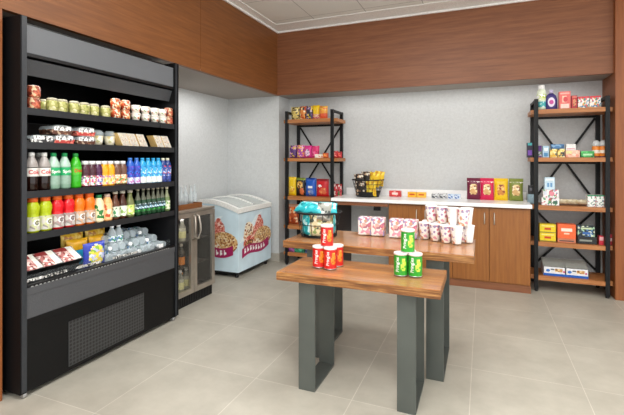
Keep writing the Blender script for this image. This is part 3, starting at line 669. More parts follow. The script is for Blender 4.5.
def art(L, H):
    """ice cream picture in a flat frame: x 0..L, z 0..H"""
    a = MB(); y = 0
    def blob(x, z, rx, rz, c, k, n=None): a.disc(x + (x - L * .5) * .12, z, rx * 1.3, rz * 1.2, -.0006 * k, c, 18)
    RED = printmat('#c8604e', ['#e8988a', '#a83a34', '#f2d0c0'], 60, .55); TAN = printmat('#d8b078', ['#b07840', '#ecd8b0', '#8a5028'], 60, .5); CR = printmat('#ecdcc0', ['#c8804c', '#7a4426', '#f4ecdc'], 60, .5); BRN = printmat('#7a4a2c', ['#a8683c', '#4c2814', '#d8a870'], 60, .5)
    a.add([(L * .0, 0, H * .5), (L * .5, 0, H * .95), (L * .7, 0, H), (L * .3, 0, H * .55)], [(0, 1, 2, 3)], mat('#e6f2f6', .35))
    blob(L * .32, H * .6, L * .13, H * .19, CR, 1); blob(L * .30, H * .74, L * .09, H * .10, CR, 2)
    blob(L * .58, H * .62, L * .14, H * .17, RED, 2); blob(L * .60, H * .76, L * .10, H * .12, RED, 3); blob(L * .60, H * .87, L * .05, H * .07, RED, 4)
    blob(L * .36, H * .46, L * .17, H * .12, RED, 4); blob(L * .33, H * .40, L * .12, H * .10, BRN, 5); blob(L * .70, H * .50, L * .22, H * .17, TAN, 5); blob(L * .52, H * .40, L * .1, H * .08, CR, 6)
    MAG = mat('#a8245c', .4)
    pts = [(x * L / 12, H * (.26 + .05 * math.sin(x * .55) + .012 * x)) for x in range(1, 12)]
    for i in range(len(pts) - 1):
        (x0, z0), (x1, z1) = pts[i], pts[i + 1]; a.add([(x0, -.0045, z0 - H * .09), (x1, -.0045, z1 - H * .09), (x1, -.0045, z1 + H * .085), (x0, -.0045, z0 + H * .085)], [(0, 1, 2, 3)], MAG)
    rn = random.Random(3)
    for i in range(1, 9):
        x, z = pts[i]
        a.rect(x - L * .022, x - L * .003, z - H * .045, z + H * .05, -.0052, WHITE)
        if i % 2: a.rect(x - L * .003, x + L * .022, z + H * .025, z + H * .05, -.0052, WHITE)
        a.disc(x + L * .012, z - H * .01, L * .017, H * .028, -.0052, WHITE, 8)
    return a
o = part('printed_panel', art(FZX - FZB - .02, .60), fzb); o.location = (FZB + .01, FZY0 - .001, .08)
o = part('printed_panel', art(FZY1 - FZY0 - .02, .60), fzb); o.location = (FZX + .001, FZY0 + .01, .08); o.rotation_euler = (0, 0, PI / 2)
m = MB(); m.box(FZB + .03, FZX - .03, FZY0 + .03, FZY1 - .03, .03, .065, BLACK); part('base', m, t, loc=off)
for x, y in ((FZX - .05, FZY0 + .05), (FZX - .05, FZY1 - .05), (FZB + .05, FZY0 + .05), (FZB + .05, FZY1 - .05)):
    m = MB(); m.lathe([(.02, 0), (.02, .03)], BLACK, 12); part('foot', m, t, loc=(x + off[0], y + off[1], 0))
m = MB(); FR = mat('#eeeeea', .35)
rimbar(FZY0 - .006, FZY0 + .045, FR, m, None, 0, s0=-.01, th=.05); rimbar(FZY1 - .045, FZY1 + .006, FR, m, None, 0, s0=-.01, th=.05)
m.box(FZX - .045, FZX + .0055, FZY0 + .0455, FZY1 - .0455, .715, .766, FR, .003); m.box(FZB + .001, FZB + .045, FZY0 + .0455, FZY1 - .0455, arc(1) - .05, arc(1) - .001, FR)
part('lid_frame', m, t, 'white curved lid frame', off)
m = MB(); m.box(FZX - .01, FZX + .007, FZY0, FZY1, .709, .715, mat('#9aa0a4', .4)); part('trim_strip', m, t, loc=off)
ly = (FZY0 + .045, (FZY0 + FZY1) / 2 + .02, FZY1 - .045)
for k in range(2):
    m = MB(); rimbar(ly[k] + .001, ly[k + 1] - .001, mat('#d8dedb', .08, alpha=.8), m, None, -.008 - .0 * k, .07, .93); pn = part('lid_pane', m, t, loc=off)
    m = MB(); rimbar(ly[k] + .001, ly[k] + .012, mat('#8f9492', .3), m, None, .002, .07, .93); part('pane_frame', m, pn)
    m = MB(); rimbar(ly[k + 1] - .014, ly[k + 1] - .001, FR, m, None, .004, .07, .93); part('pane_frame', m, pn)

# ================================================================== shelving racks
RZ = [1.80, 1.325, .85, .49, .155]
def rack(name, label, x0, x1, sx0, sx1):
    y0, y1 = 4.66, 5.05; cx, cy = (x0 + x1) / 2, (y0 + y1) / 2
    t = thing(name, label, 'shelving unit', (cx, cy, 0)); off = (-cx, -cy, 0)
    pw = .036
    for sx in (x0, x1 - pw):
        for sy in (y0, y1 - pw):
            m = MB(); m.box(sx, sx + pw, sy, sy + pw, .02, 1.905, IRON, .002); p = part('post', m, t, loc=off)
            f = MB(); f.lathe([(.014, 0), (.018, .004), (.018, .014), (.008, .02)], BLACK, 12, M=Matrix.Translation((sx + pw / 2, sy + pw / 2, 0))); part('foot', f, p)
    for sx in (x0, x1 - pw):
        m = MB(); m.box(sx + .004, sx + pw - .004, y0 + pw, y1 - pw, 1.875, 1.903, IRON); part('side_rail', m, t, loc=off)
        for z in RZ: pass
    for z in RZ:
        m = MB(); m.box(sx0, sx1, y0 + pw + .001, y1 - pw - .001, z - .042, z, SHELF_W, .003)
        m.box(x0 + pw, x1 - pw, y0 + .004, y0 + pw + .001, z - .042, z, SHELF_W); part('shelf', m, t, loc=off)
        m = MB(); m.box(x0 + .002, x1 - .002, y1 - .03, y1 - .006, z - .066, z - .043, IRON); part('rail', m, t, loc=off)
    for za, zb in ((RZ[0] - .07, RZ[2] + .02), (RZ[2] - .07, RZ[4] + .02)):
        for a, b in (((x0 + pw, za), (x1 - pw, zb)), ((x1 - pw, za), (x0 + pw, zb))):
            yy = y1 + (.003 if a[0] < b[0] else .009)
            m = MB(); m.bar((a[0], yy, a[1]), (b[0], yy, b[1]), .022, .005, IRON); part('cross_brace', m, t, loc=off)
    return t
rack('shelving_rack', 'black iron and wood shelf rack in the corner left of the white counter', -2.275, -1.64, -2.31, -1.60)
rack('shelving_rack', 'black iron and wood shelf rack right of the cabinets against the wood wall', .475, 1.105, .447, 1.135)

def at(u, Y=4.78): return on_y(u, Y)
def bagset(items, z, group, place):
    for nm, u0, u1, h, proto, lab, *Y in items:
        y = Y[0] if Y else 4.80
        xa, xb = on_y(u0, y), on_y(u1, y); wd = (xb - xa) * 1.06
        spawn(proto(wd, h), nm, lab, 'bag' if 'bag' in nm or 'pouch' in nm else 'box', ((xa + xb) / 2, y, z + .0005), random.uniform(-.06, .06), group)
def B(base, fn=None, t=.065, **k): return lambda w, h: bag(w, h, t, base, fn, **k).mesh('bag')
BLKP = mat('#1d1a1c', .3); YEL = mat('#f0c81e', .3); ORG = mat('#f08a28', .3); PNK = mat('#d8388c', .3); PUR = mat('#6a3a8c', .3); REDP = mat('#cc1f28', .3); BLUP = mat('#1f58b8', .3)
nuts = printmat('#d8a850', ['#b06a28', '#f2d890', '#5a2c14'], 60, .6)
wht = mat('#f2f0ec', .4)
bagset([
 ('snack_bag', 291.5, 299.5, .17, B(printmat('#dcc46a', ['#4a3c28', '#f0e0a0', '#2a2420'], 50, .6)), 'gold and black speckled snack bag, leftmost on the top shelf of the left rack'),
 ('snack_bag', 300, 306.5, .175, B(printmat('#e08838', ['#f0e0b0', '#c04028', '#3a2c28'], 45, .6)), 'orange patterned snack bag beside the speckled gold bag'),
 ('snack_bag', 306.5, 313, .175, B(printmat('#2c2638', ['#c8b8d0', '#e8c84c', '#6a4a90'], 45, .6)), 'dark violet patterned snack bag in the middle of the top shelf'),
 ('snack_bag', 313, 319.5, .18, B(YEL, band(0, .35, printmat('#e8c8a0', ['#d86a38', '#c84a78'], 60, .6))), 'bright yellow snack bag on the top shelf of the left rack'),
 ('snack_bag', 320, 327.5, .165, B(printmat('#f2a83c', ['#f6d060', '#e8784a'], 50, .5), band(0, .45, mat('#e86038', .3))), 'orange and red snack bag beside the right front post, top shelf'),
], RZ[0], 'snack bags on the top shelf of the left rack', 0)
bagset([
 ('candy_bag', 290, 297, .16, B(printmat('#5c3478', ['#e8a0c8', '#d8c040', '#3a1c50'], 50, .5)), 'purple candy bag, leftmost on the second shelf of the left rack'),
 ('candy_bag', 297.3, 304.3, .165, B(printmat('#a8489c', ['#f0d060', '#f2b8d8', '#e89038'], 50, .6)), 'purple and yellow candy bag beside the purple one'),
 ('candy_bag', 304.6, 312, .155, B(PNK, ell(0, .4, .6, .3, printmat('#e8c8dc', ['#4a5a80', '#f6e8f0'], 60, .5))), 'pink candy bag with pale picture on the second shelf'),
 ('candy_bag', 312.3, 319.3, .15, B(printmat('#d82f70', ['#f27aa8', '#a81848'], 40, .5)), 'magenta candy bag beside the pink one, second shelf of the left rack'),
 ('candy_box', 315.5, 322.5, .045, lambda w, h: MB().box(-w / 2, w / 2, -.02, .02, 0, h, printmat('#efe6d8', ['#d86a38', '#d8d0c0'], 60, .3), .003).mesh('box'), 'low white and orange candy box in front of the magenta bag', 4.73),
 ('candy_bag', 323, 328.5, .06, B(printmat('#e06a30', ['#f0a050', '#c83a28'], 50, .5), t=.04), 'small orange candy bag left of the front post, second shelf', 4.76),
 ('candy_bag', 333.2, 338, .085, B(printmat('#d03038', ['#f09a90', '#a01828'], 50, .5), t=.05), 'small red candy bag just right of the front post, second shelf'),
 ('candy_bag', 338, 342, .075, B(printmat('#b8242c', ['#e8685a', '#8a1420'], 50, .5), t=.05), 'small dark red candy bag at the right end of the second shelf'),
], RZ[1], 'candy bags on the second shelf of the left rack', 0)
bagset([
 ('chip_bag', 289, 296.2, .235, B(YEL, ell(0, .35, .7, .15, printmat('#e8b020', ['#c04020', '#f4e070'], 60, .6))), 'yellow chip bag at the left of the third shelf'),
 ('chip_bag', 296.3, 305.5, .225, B(BLKP, ell(0, .62, .6, .2, nuts, ell(.4, .25, .4, .2, mat('#d06a38', .3), band(.85, 1, mat('#7a8a28', .3))))), 'black chip bag with round golden picture on the third shelf'),
 ('chip_bag', 306, 316.2, .225, B(BLUP, ell(0, .5, .5, .09, wht, ell(.1, .22, .5, .16, printmat('#7088c0', ['#c8a890', '#3a60b0'], 50, .6), band(.86, 1, mat('#16449a', .3))))), 'blue chip bag with white lettering patch on the third shelf'),
 ('chip_bag', 317, 328.6, .215, B(REDP, ell(-.35, .6, .4, .07, wht, ell(.2, .3, .6, .2, printmat('#d86a40', ['#e8a060', '#b82a24'], 50, .6), band(.88, 1, mat('#8c1018', .3))))), 'large red chip bag beside the front post on the third shelf'),
 ('chip_bag', 333.3, 337.6, .16, B(printmat('#c83840', ['#f0e0d8', '#8a1820'], 45, .55), t=.05), 'narrow red and white bag just right of the front post, third shelf'),
 ('chip_bag', 337.8, 342, .16, B(printmat('#c0404c', ['#e8e0d8', '#5a7a48', '#8a1820'], 45, .6), t=.05), 'narrow red and green-flecked bag at the right end of the third shelf'),
], RZ[2], 'chip bags on the third shelf of the left rack', 0)
bagset([
 ('chip_bag', 289, 298.5, .25, B(printmat('#b04c24', ['#e07838', '#8a3018', '#e8c8a0'], 40, .55), band(.86, 1, mat('#c8987c', .4))), 'rust-orange snack bag behind the teal basket on the fourth shelf'),
], RZ[3], None, 0)
bagset([
 ('candy_box', 288.5, 295.5, .055, lambda w, h: MB().box(-w / 2, w / 2, -.04, .04, 0, h, printmat('#6a3468', ['#a05a90'], 40, .4), .004).mesh('box'), 'low purple box on the bottom shelf of the left rack', 4.74),
 ('candy_box', 296, 305, .055, lambda w, h: MB().box(-w / 2, w / 2, -.04, .04, 0, h, printmat('#2c8a64', ['#58b890', '#1c5c48'], 40, .4), .004).mesh('box'), 'low green box on the bottom shelf of the left rack', 4.74),
 ('candy_box', 306.5, 315, .05, lambda w, h: MB().box(-w / 2, w / 2, -.04, .04, 0, h, printmat('#34405c', ['#5a6c90'], 40, .4), .004).mesh('box'), 'low slate-blue box on the bottom shelf of the left rack', 4.74),
], RZ[4], 'boxes on the bottom shelf of the left rack', 0)

# ------------------------------------------------------------------ right rack goods
def bx(w, h, d, base, dec=None, side=None):
    b = MB(); b.box(-w / 2, w / 2, -d / 2, d / 2, 0, h, base, .0025)
    for q in dec or []:
        if q[0] == 'r': b.rect(q[1] * w / 2, q[2] * w / 2, q[3] * h, q[4] * h, -d / 2 - .0008 - .0004 * (q[6] if len(q) > 6 else 0), q[5])
        if q[0] == 'e': b.disc(q[1] * w / 2, q[2] * h, q[3] * w / 2, q[4] * h, -d / 2 - .0012, q[5])
        if q[0] == 't': b.text(q[1], q[2], q[3] * w / 2, q[4] * h, -d / 2 - .0018, q[5], bold=True)
    return b
def rb(u0, u1, z, h, d, base, dec, name, lab, grp=None, y=4.76, cat='box'):
    xa, xb = on_y(u0, y - d / 2), on_y(u1, y - d / 2); w_ = xb - xa - .002
    return spawn(bx(w_, h, d, base, dec), name, lab, cat, ((xa + xb) / 2, y, z + .0005), 0, grp)
G = 'goods on the %s shelf of the right rack'
# top
b = MB(); b.lathe([(.03, 0), (.042, .01), (.042, .17), (.038, .195), (.03, .21)], mat('#3aa8a8', .3), 20, mfn=lambda a, z: (mat('#3aa8a8', .3) if z < .09 else mat('#e6f0d8', .3)))
l = MB(); l.lathe([(.043, .1), (.043, .16)], printmat('#dfe8b0', ['#b8d040', '#ffffff'], 45, .45), 20, cap0=False, cap1=False); l.lathe([(.043, .03), (.043, .085)], printmat('#3fb0b4', ['#d4f0f0', '#1c8088'], 45, .4), 20, cap0=False, cap1=False)
c = MB(); c.lathe([(.028, .21), (.031, .212), (.029, .25), (.024, .254)], WHITE, 18)
spawn(parts(('bottle_body', b), ('label_band', l), ('cap', c)), 'lotion_bottle', 'tall white and teal lotion bottle on the top shelf of the right rack', 'bottle', (on_y(541.5, 4.77), 4.77, RZ[0] + .001), 0)
b = MB(); M_ = Matrix.Diagonal((1, .5, 1, 1))
b.lathe([(.045, 0), (.055, .01), (.055, .1), (.045, .14), (.02, .165)], mat('#43397c', .3), 20, M=M_); c = MB(); c.lathe([(.02, .165), (.02, .195), (.016, .2)], mat('#c0b8d8', .3), 14)
l = MB(); l.disc(0, .075, .032, .048, -.0285, mat('#e8dcf0', .4)); l.disc(0, .075, .02, .022, -.0292, mat('#c84a9c', .4))
spawn(parts(('bottle_body', b), ('label', l), ('cap', c)), 'shampoo_bottle', 'purple flat bottle with white oval label on the top shelf of the right rack', 'bottle', (on_y(551, 4.76), 4.76, RZ[0] + .001), 0)
rb(559, 570.8, RZ[0], .175, .06, mat('#e8706a', .4), [('r', -.75, .75, .05, .3, mat('#f6dcd0', .4)), ('r', -.45, .3, .38, .75, mat('#f4d0b8', .4)), ('e', .1, .55, .4, .15, mat('#d84a50', .4)), ('r', -.8, .8, .84, .93, mat('#f8b8ac', .4))], 'carton_box', 'coral red box with pale panels on the top shelf of the right rack')
rb(571.5, 577.5, RZ[0], .13, .06, mat('#b83038', .4), [('e', 0, .45, .6, .3, printmat('#d88a60', ['#6a2418', '#f0d0a0'], 60, .5)), ('r', -.8, .8, .82, .95, mat('#e0786c', .4))], 'carton_box', 'small dark red box between the coral box and the dotted boxes')
DOT = printmat('#f2f0ea', ['#3f9a78', '#d85a60', '#4a86b0', '#e8a850'], 75, .42)
rb(578, 589.3, RZ[0], .115, .07, DOT, [('r', -1, 1, .86, 1, mat('#d84048', .4))], 'carton_box', 'white box with coloured dots, left of the two on the top shelf', 'dotted boxes on the top shelf of the right rack')
rb(589.6, 601, RZ[0], .115, .07, DOT, [('r', -1, 1, .86, 1, mat('#d84048', .4))], 'carton_box', 'white box with coloured dots, right of the two on the top shelf', 'dotted boxes on the top shelf of the right rack')
# second
z = RZ[1]
rb(526.8, 533, z, .15, .05, mat('#2c2438', .4), [('r', -.7, .7, .15, .5, mat('#7a48b0', .4)), ('r', -.7, .7, .82, 1, mat('#48b0b4', .4))], 'carton_box', 'dark box with teal top at the far left of the second shelf', y=4.80)
rb(538, 541.8, z, .12, .05, mat('#5a2c80', .4), [('r', -.8, .9, .12, .5, printmat('#6a8a60', ['#c8c0d8', '#30204c'], 60, .5))], 'carton_box', 'narrow purple box right of the left front post, second shelf')
rb(542.5, 549.3, z, .115, .05, mat('#a8c8dc', .4), [('r', -.6, .6, .1, .4, mat('#4a88b8', .4)), ('r', -.6, .6, .55, .85, mat('#e8f2f6', .4))], 'carton_box', 'light blue medicine box on the second shelf of the right rack')
YP = printmat('#f0dc88', ['#f6ecc0', '#4a4a48', '#e0b040'], 70, .4)
rb(550, 557.2, z, .085, .07, YP, [('r', -.8, .8, .1, .3, mat('#e8b838', .4))], 'carton_box', 'left yellow medicine box on the second shelf of the right rack', 'medicine boxes on the second shelf of the right rack')
rb(557.5, 565, z, .085, .07, YP, [('r', -.2, .8, .4, .6, mat('#3c3a38', .4))], 'carton_box', 'right yellow medicine box on the second shelf of the right rack', 'medicine boxes on the second shelf of the right rack')
rb(551, 564.5, z + .086, .045, .06, printmat('#3f74a4', ['#7aa4c8', '#2c5680'], 40, .5), [], 'carton_box', 'flat blue box lying on the two yellow medicine boxes')
rb(565.5, 580, z, .07, .07, printmat('#efc0a8', ['#f4dcc8', '#e89a80'], 50, .4), [('r', -.95, -.1, .5, .9, mat('#e8e0a0', .4))], 'carton_box', 'pink and peach box under the white box on the second shelf')
rb(566, 576, z + .071, .06, .06, mat('#ecebe8', .4), [('r', -.8, .8, .15, .3, mat('#d890a0', .4))], 'carton_box', 'white box on top of the pink and peach box')
rb(581, 594.5, z, .06, .06, printmat('#3aa850', ['#5ed070', '#1f7a34'], 50, .5), [('r', -.7, .7, .3, .6, mat('#b8ecb8', .4))], 'carton_box', 'low bright green box on the second shelf of the right rack')
for i, u in enumerate((596, 601.5)):
    b = MB(); b.lathe([(.03, 0), (.034, .01), (.034, .1), (.03, .108)], mat('#e88a30', .35), 18, mfn=lambda a, z_: mat('#2c3a60', .4) if z_ < .02 else (mat('#e88a30', .35) if z_ < .104 else None))
    l = MB(); l.lathe([(.0347, .04), (.0347, .07)], mat('#f4e8d8', .4), 18, cap0=False, cap1=False); c = MB(); c.lathe([(.036, .108), (.036, .125), (.03, .15), (.012, .165)], mat('#c8ccce', .2), 18)
    spawn(parts(('jar_body', b), ('label_band', l), ('domed_lid', c)), 'vitamin_jar', 'orange jar with pale domed lid, %s of the two on the second shelf' % ('left' if i == 0 else 'right'), 'jar', (on_y(u, 4.77) + (.012 if i else 0), 4.77, z + .001), 0, 'orange domed jars on the right rack')
# third
z = RZ[2]
rb(528.2, 533.5, z + .10, .09, .05, BLKP, [('r', -.5, .5, .4, .7, mat('#5a5a60', .4))], 'carton_box', 'small black box on the clear tub at the left of the third shelf', y=4.82)
b = MB(); b.lathe([(.04, 0), (.05, .01), (.05, .085), (.045, .099)], mat('#8fa8b4', .1), 18); spawn(b, 'plastic_tub', 'grey-blue clear tub behind the left front post on the third shelf', 'tub', (on_y(532.5, 4.82), 4.82, z + .001), 0)
WP = printmat('#eeecea', ['#d87888', '#5a9a68', '#9aa0b8', '#c04858'], 60, .35)
rb(541.5, 559.5, z, .075, .1, WP, [('r', .05, .12, 0, 1, mat('#5a5a58', .5)), ('r', .3, .8, .2, .6, mat('#3c6a54', .4))], 'carton_box', 'long white printed box at the bottom of the stack on the third shelf')
rb(543, 559, z + .076, .08, .1, WP, [('e', .1, .5, .35, .3, mat('#e08a98', .4)), ('r', -.9, -.5, .3, .8, mat('#d8dce8', .4))], 'carton_box', 'white box with a pink ring print on the long white box')
rb(544.5, 555, z + .157, .12, .08, mat('#c4dcea', .4), [('r', -.5, -.1, .2, .55, mat('#6a9cc8', .4)), ('r', .1, .5, .2, .55, mat('#6a9cc8', .4)), ('r', -.8, .8, .72, .9, mat('#e8f0f4', .4))], 'carton_box', 'light blue box topmost of the white stack on the third shelf')
P['cream'] = bag(.12, .13, .05, printmat('#d8ccae', ['#efe6cc', '#a88858', '#c8b890'], 40, .5)).mesh('pouch')
for i, (u, q) in enumerate(((565, 'left'), (573, 'middle'), (582, 'right'))):
    spawn(P['cream'], 'snack_pouch', 'cream pouch lying on the third shelf, %s of the three' % q, 'pouch', (on_y(u, 4.80), 4.88, z + .026), 0, 'cream pouches on the right rack', rot=(PI / 2 - .12, 0, .1 * (i - 1)))
GW = printmat('#eef0ec', ['#c05a68', '#4a9a70', '#7a8a98'], 85, .4)
rb(587.5, 596, z, .115, .09, GW, [('r', -1, 1, .9, 1, mat('#2c8a5c', .4))], 'carton_box', 'white box with green top, left of the two on the third shelf', 'white and green boxes on the right rack')
rb(596.3, 604.5, z, .115, .09, GW, [('r', -1, 1, .9, 1, mat('#2c8a5c', .4))], 'carton_box', 'white box with green top, right of the two on the third shelf', 'white and green boxes on the right rack')
# fourth
z = RZ[3]
for k in range(2):
    rb(539.5, 556, z + k * .086, .085, .1, mat('#e8cc1c', .4), [('r', -.4, .4, .35, .6, mat('#c8421c', .4)), ('r', -1, 1, .02, .12, mat('#8a8038', .4)), ('r', -.8, .8, .75, .85, mat('#f6ea90', .4))], 'carton_box', 'yellow box with red print, %s of the stack of two' % ('bottom' if k == 0 else 'top'), 'yellow boxes on the fourth shelf of the right rack')
rb(557.5, 576, z + .04, .14, .1, mat('#ee6a38', .4), [('r', -.6, .6, .5, .72, mat('#f8e4d4', .4)), ('r', -.3, .3, .3, .4, mat('#f8d0b8', .4))], 'carton_box', 'orange box with white print resting on a grey flat box')
rb(557.5, 576, z, .039, .1, mat('#c87a5c', .4), [('r', -.8, .8, .3, .6, mat('#5a4a44', .4))], 'carton_box', 'flat grey-brown box under the orange box on the fourth shelf')
rb(577.5, 597, z, .07, .1, mat('#26282a', .4), [('r', -.8, .5, .35, .6, mat('#8a9088', .4))], 'carton_box', 'low black box with grey print beside the orange box')
rb(577.5, 595, z + .071, .1, .09, printmat('#2c4048', ['#9ac0a0', '#4a7ab0', '#d8e0c8', '#16242c'], 55, .6), [('r', -.4, .5, .2, .45, mat('#3a6ab0', .4)), ('r', -.6, .6, .7, .85, mat('#c8d8b0', .4))], 'carton_box', 'dark green and blue printed box on the low black box')
rb(599, 604, z, .085, .06, mat('#c8283c', .4), [('r', -.8, .8, .5, .9, mat('#e8b0b0', .4))], 'carton_box', 'small red box left of the right front post, fourth shelf', y=4.74)
rb(609.8, 614.5, z, .1, .1, mat('#b8303c', .4), [('r', -.8, .6, .35, .65, mat('#e8d0d0', .4))], 'carton_box', 'small red box beyond the right front post, fourth shelf', y=4.80)
# bottom: open cartons
def openbox(w, h, d):
    b = MB(); WB_ = mat('#e8eaee', .4)
    b.box(-w / 2, w / 2, -d / 2, -d / 2 + .004, 0, h * .62, WB_); b.box(-w / 2, -w / 2 + .004, -d / 2, d / 2, 0, h * .62, WB_); b.box(w / 2 - .004, w / 2, -d / 2, d / 2, 0, h * .62, WB_); b.box(-w / 2, w / 2, d / 2 - .004, d / 2, 0, h, WB_)
    b.add([(-w / 2, -d / 2, h * .62), (-w / 2, d / 2, h * .62), (-w / 2, d / 2, h)], [(0, 1, 2)], WB_); b.add([(w / 2, -d / 2, h * .62), (w / 2, d / 2, h * .62), (w / 2, d / 2, h)], [(0, 1, 2)], WB_)
    b.add([(-w / 2, -d / 2 + .01, h * .64), (w / 2, -d / 2 + .01, h * .64), (w / 2, d / 2, h), (-w / 2, d / 2, h)], [(0, 1, 2, 3)], mat('#a0a29c', .5))
    b.box(-w / 2, w / 2, -d / 2, d / 2, 0, .003, WB_)
    b.rect(-w / 2, w / 2, 0, h * .17, -d / 2 - .001, mat('#1f5cb8', .4)); b.rect(w * .0, w * .34, h * .3, h * .52, -d / 2 - .001, printmat('#c89058', ['#e8c890', '#8a5830'], 50, .5)); b.disc(-w * .3, h * .36, w * .09, h * .1, -d / 2 - .0012, mat('#3f78c8', .4)); b.disc(w * .4, h * .34, w * .05, h * .07, -d / 2 - .0014, mat('#c85a88', .4)); b.rect(-w * .18, -w * .02, h * .4, h * .5, -d / 2 - .001, mat('#6a7078', .4))
    return b.mesh('display_carton')
P['ob'] = openbox(.195, .14, .19)
for i, u in enumerate((555.2, 577.2)):
    spawn(P['ob'], 'display_carton', 'open white and blue display carton, %s of the two on the bottom shelf' % ('left' if i == 0 else 'right'), 'box', (on_y(u, 4.68), 4.80, RZ[4] + .001), 0, 'display cartons on the bottom shelf of the right rack')

# ================================================================== base cabinets and counter
K0, K1, KF = -.955, .43, 4.545
t = thing('base_cabinet', 'brown wood base cabinet with four doors under the white counter', 'cabinet', (-.26, 4.8, 0)); off = (.26, -4.8, 0)
m = MB(); m.box(K0, K1, KF, BW - .014, .07, .83, CAB); part('cabinet_body', m, t, loc=off)
m = MB(); m.box(K0, K1 + .004, KF - .004, BW - .014, 0, .07, PANEL, .002); part('plinth', m, t, loc=off)
e = [K0 + .004, -.605, -.285, .062, K1 - .004]
for i in range(4):
    m = MB(); m.box(e[i] + .003, e[i + 1] - .003, KF - .02, KF - .001, .085, .815, CAB, .002); d = part('door', m, t, loc=off)
    xh = e[i + 1] - .045 if i % 2 == 0 else e[i] + .045
    h = MB(); h.tube([(xh, KF - .02, .77), (xh, KF - .045, .77), (xh, KF - .045, .66), (xh, KF - .02, .66)], .005, mat('#c8c4bc', .3, .8), 8); part('handle', h, d)
CT0, CT1 = -1.605, .44
m = MB(); m.box(CT0, CT1, 4.48, BW - .013, .832, .868, COUNTER, .004); m.box(CT0, CT1, BW - .03, BW - .013, .868, .95, COUNTER, .002)
spawn(m, 'countertop', 'long white countertop with low backsplash over the wood cabinets', 'counter', (0, 0, 0))
m = MB(); m.box(CT0 + .03, K0 - .001, 4.50, 4.52, .79, .832, PANEL); m.box(CT0 + .03, CT0 + .06, 4.50, BW - .014, 0, .832, mat('#2c1c16', .5))
t = thing('counter_support', 'dark end panel and brown apron holding the open left end of the counter', 'panel', (-1.3, 4.8, 0)); part('support_panel', m, t, loc=(1.3, -4.8, 0))
m = MB(); m.box(-.045, .045, -.006, 0, -.03, .03, BLACK, .004); spawn(m, 'wall_outlet', 'small black wall outlet in the knee space under the counter', 'outlet', (on_y(377, 5.085), 5.094, .70))
# pouches
zc = .8685
def pouch(base, art_, cap='#ffffff', extra=None):
    w_, h = .138, .228
    return lambda: bag(w_, h, .055, base, ell(0, .5, .62, .27, art_, band(.8, .9, extra) if extra else None), seam=base)
nutm = printmat('#cfa468', ['#e8cf98', '#8a5a30', '#f0e4c4'], 50, .6)
specs = [('#6c1838', 473.5, 'dark maroon pouch of nuts, leftmost of the four on the counter', '#d8b0b8'), ('#d01f50', 487, 'crimson pouch of nuts, second from the left on the counter', '#f2c0c8'), ('#e8bf18', 501, 'yellow pouch of nuts, third from the left on the counter', None), ('#7f8a3c', 516, 'olive green pouch of nuts nearest the right rack', '#c8cc98')]
for hx, u, lab, ex in specs:
    art_ = nutm if hx != '#e8bf18' else printmat('#c88030', ['#8a3c1c', '#e8a850', '#f0c878'], 50, .6)
    spawn(pouch(mat(hx, .35), art_, extra=printmat(hx, ['#f0e8e0'], 60, .4) if ex else None)(), 'nut_pouch', lab, 'pouch', (on_y(u, 4.88), 4.88, zc), 0, 'nut pouches on the counter')
# low candy bars / boxes
def low(u0, u1, h, base, dec, name, lab, y=4.92):
    rb(u0, u1, zc - .0005, h, .05, base, dec, name, lab, 'bars laid out on the counter', y=y, cat='candy')
low(389, 401, .07, printmat('#d8403c', ['#f0b0a8', '#b82428'], 50, .4), [('r', -.5, .5, .35, .7, mat('#f6e0d8', .4))], 'candy_box', 'small red box left of the yellow one on the counter')
low(407.5, 416.5, .06, mat('#f0b428', .4), [('r', -.6, .6, .4, .7, mat('#c8501c', .4))], 'candy_box', 'left half of the yellow-orange snack pair on the counter')
low(416.7, 426, .06, mat('#f2bc40', .4), [('r', -.6, .6, .4, .7, mat('#d0601c', .4))], 'candy_box', 'right half of the yellow-orange snack pair on the counter')
for i, u in enumerate((435.5, 443.5)):
    low(u - 4, u + 3.6, .055, printmat('#dcdcdc', ['#2a2c30', '#8a8e94'], 70, .55), [], 'mint_tin', 'black and white snack packet, %s of the two beside the blue ones' % ('left' if i == 0 else 'right'))
for i, u in enumerate((451, 457.5)):
    low(u - 3.2, u + 3.2, .05, printmat('#c4d4e8', ['#2c5aa0', '#e8eef4'], 70, .5), [], 'mint_tin', 'blue and white snack packet, %s of the two' % ('left' if i == 0 else 'right'))

# wire baskets
def wire_basket(r0, r1, h, rings, nver, mm, wall=None):
    fr_ = MB()
    for k in range(rings):
        q = k / (rings - 1); rr = r0 + (r1 - r0) * q
        fr_.tube([(rr * math.cos(a * PI / 12), rr * math.sin(a * PI / 12), .005 + h * q * .96) for a in range(24)], .0028, mm, 5, True)
    for k in range(nver):
        a = 2 * PI * k / nver; fr_.tube([(r0 * math.cos(a), r0 * math.sin(a), .005), (r1 * math.cos(a), r1 * math.sin(a), h)], .0022, mm, 4)
    ri = MB(); ri.tube([(r1 * math.cos(a * PI / 16), r1 * math.sin(a * PI / 16), h) for a in range(32)], .007, mm, 6, True)
    bs_ = MB(); bs_.lathe([(r0, 0), (r0 + .003, .006)], mm, 24)
    if wall: bs_.lathe([(r0 + .002, .006), (r0 + (r1 - r0) * .35, h * .32)], mm, 24, cap0=False, cap1=False)
    return parts(('wire_frame', fr_), ('rim', ri), ('base', bs_))
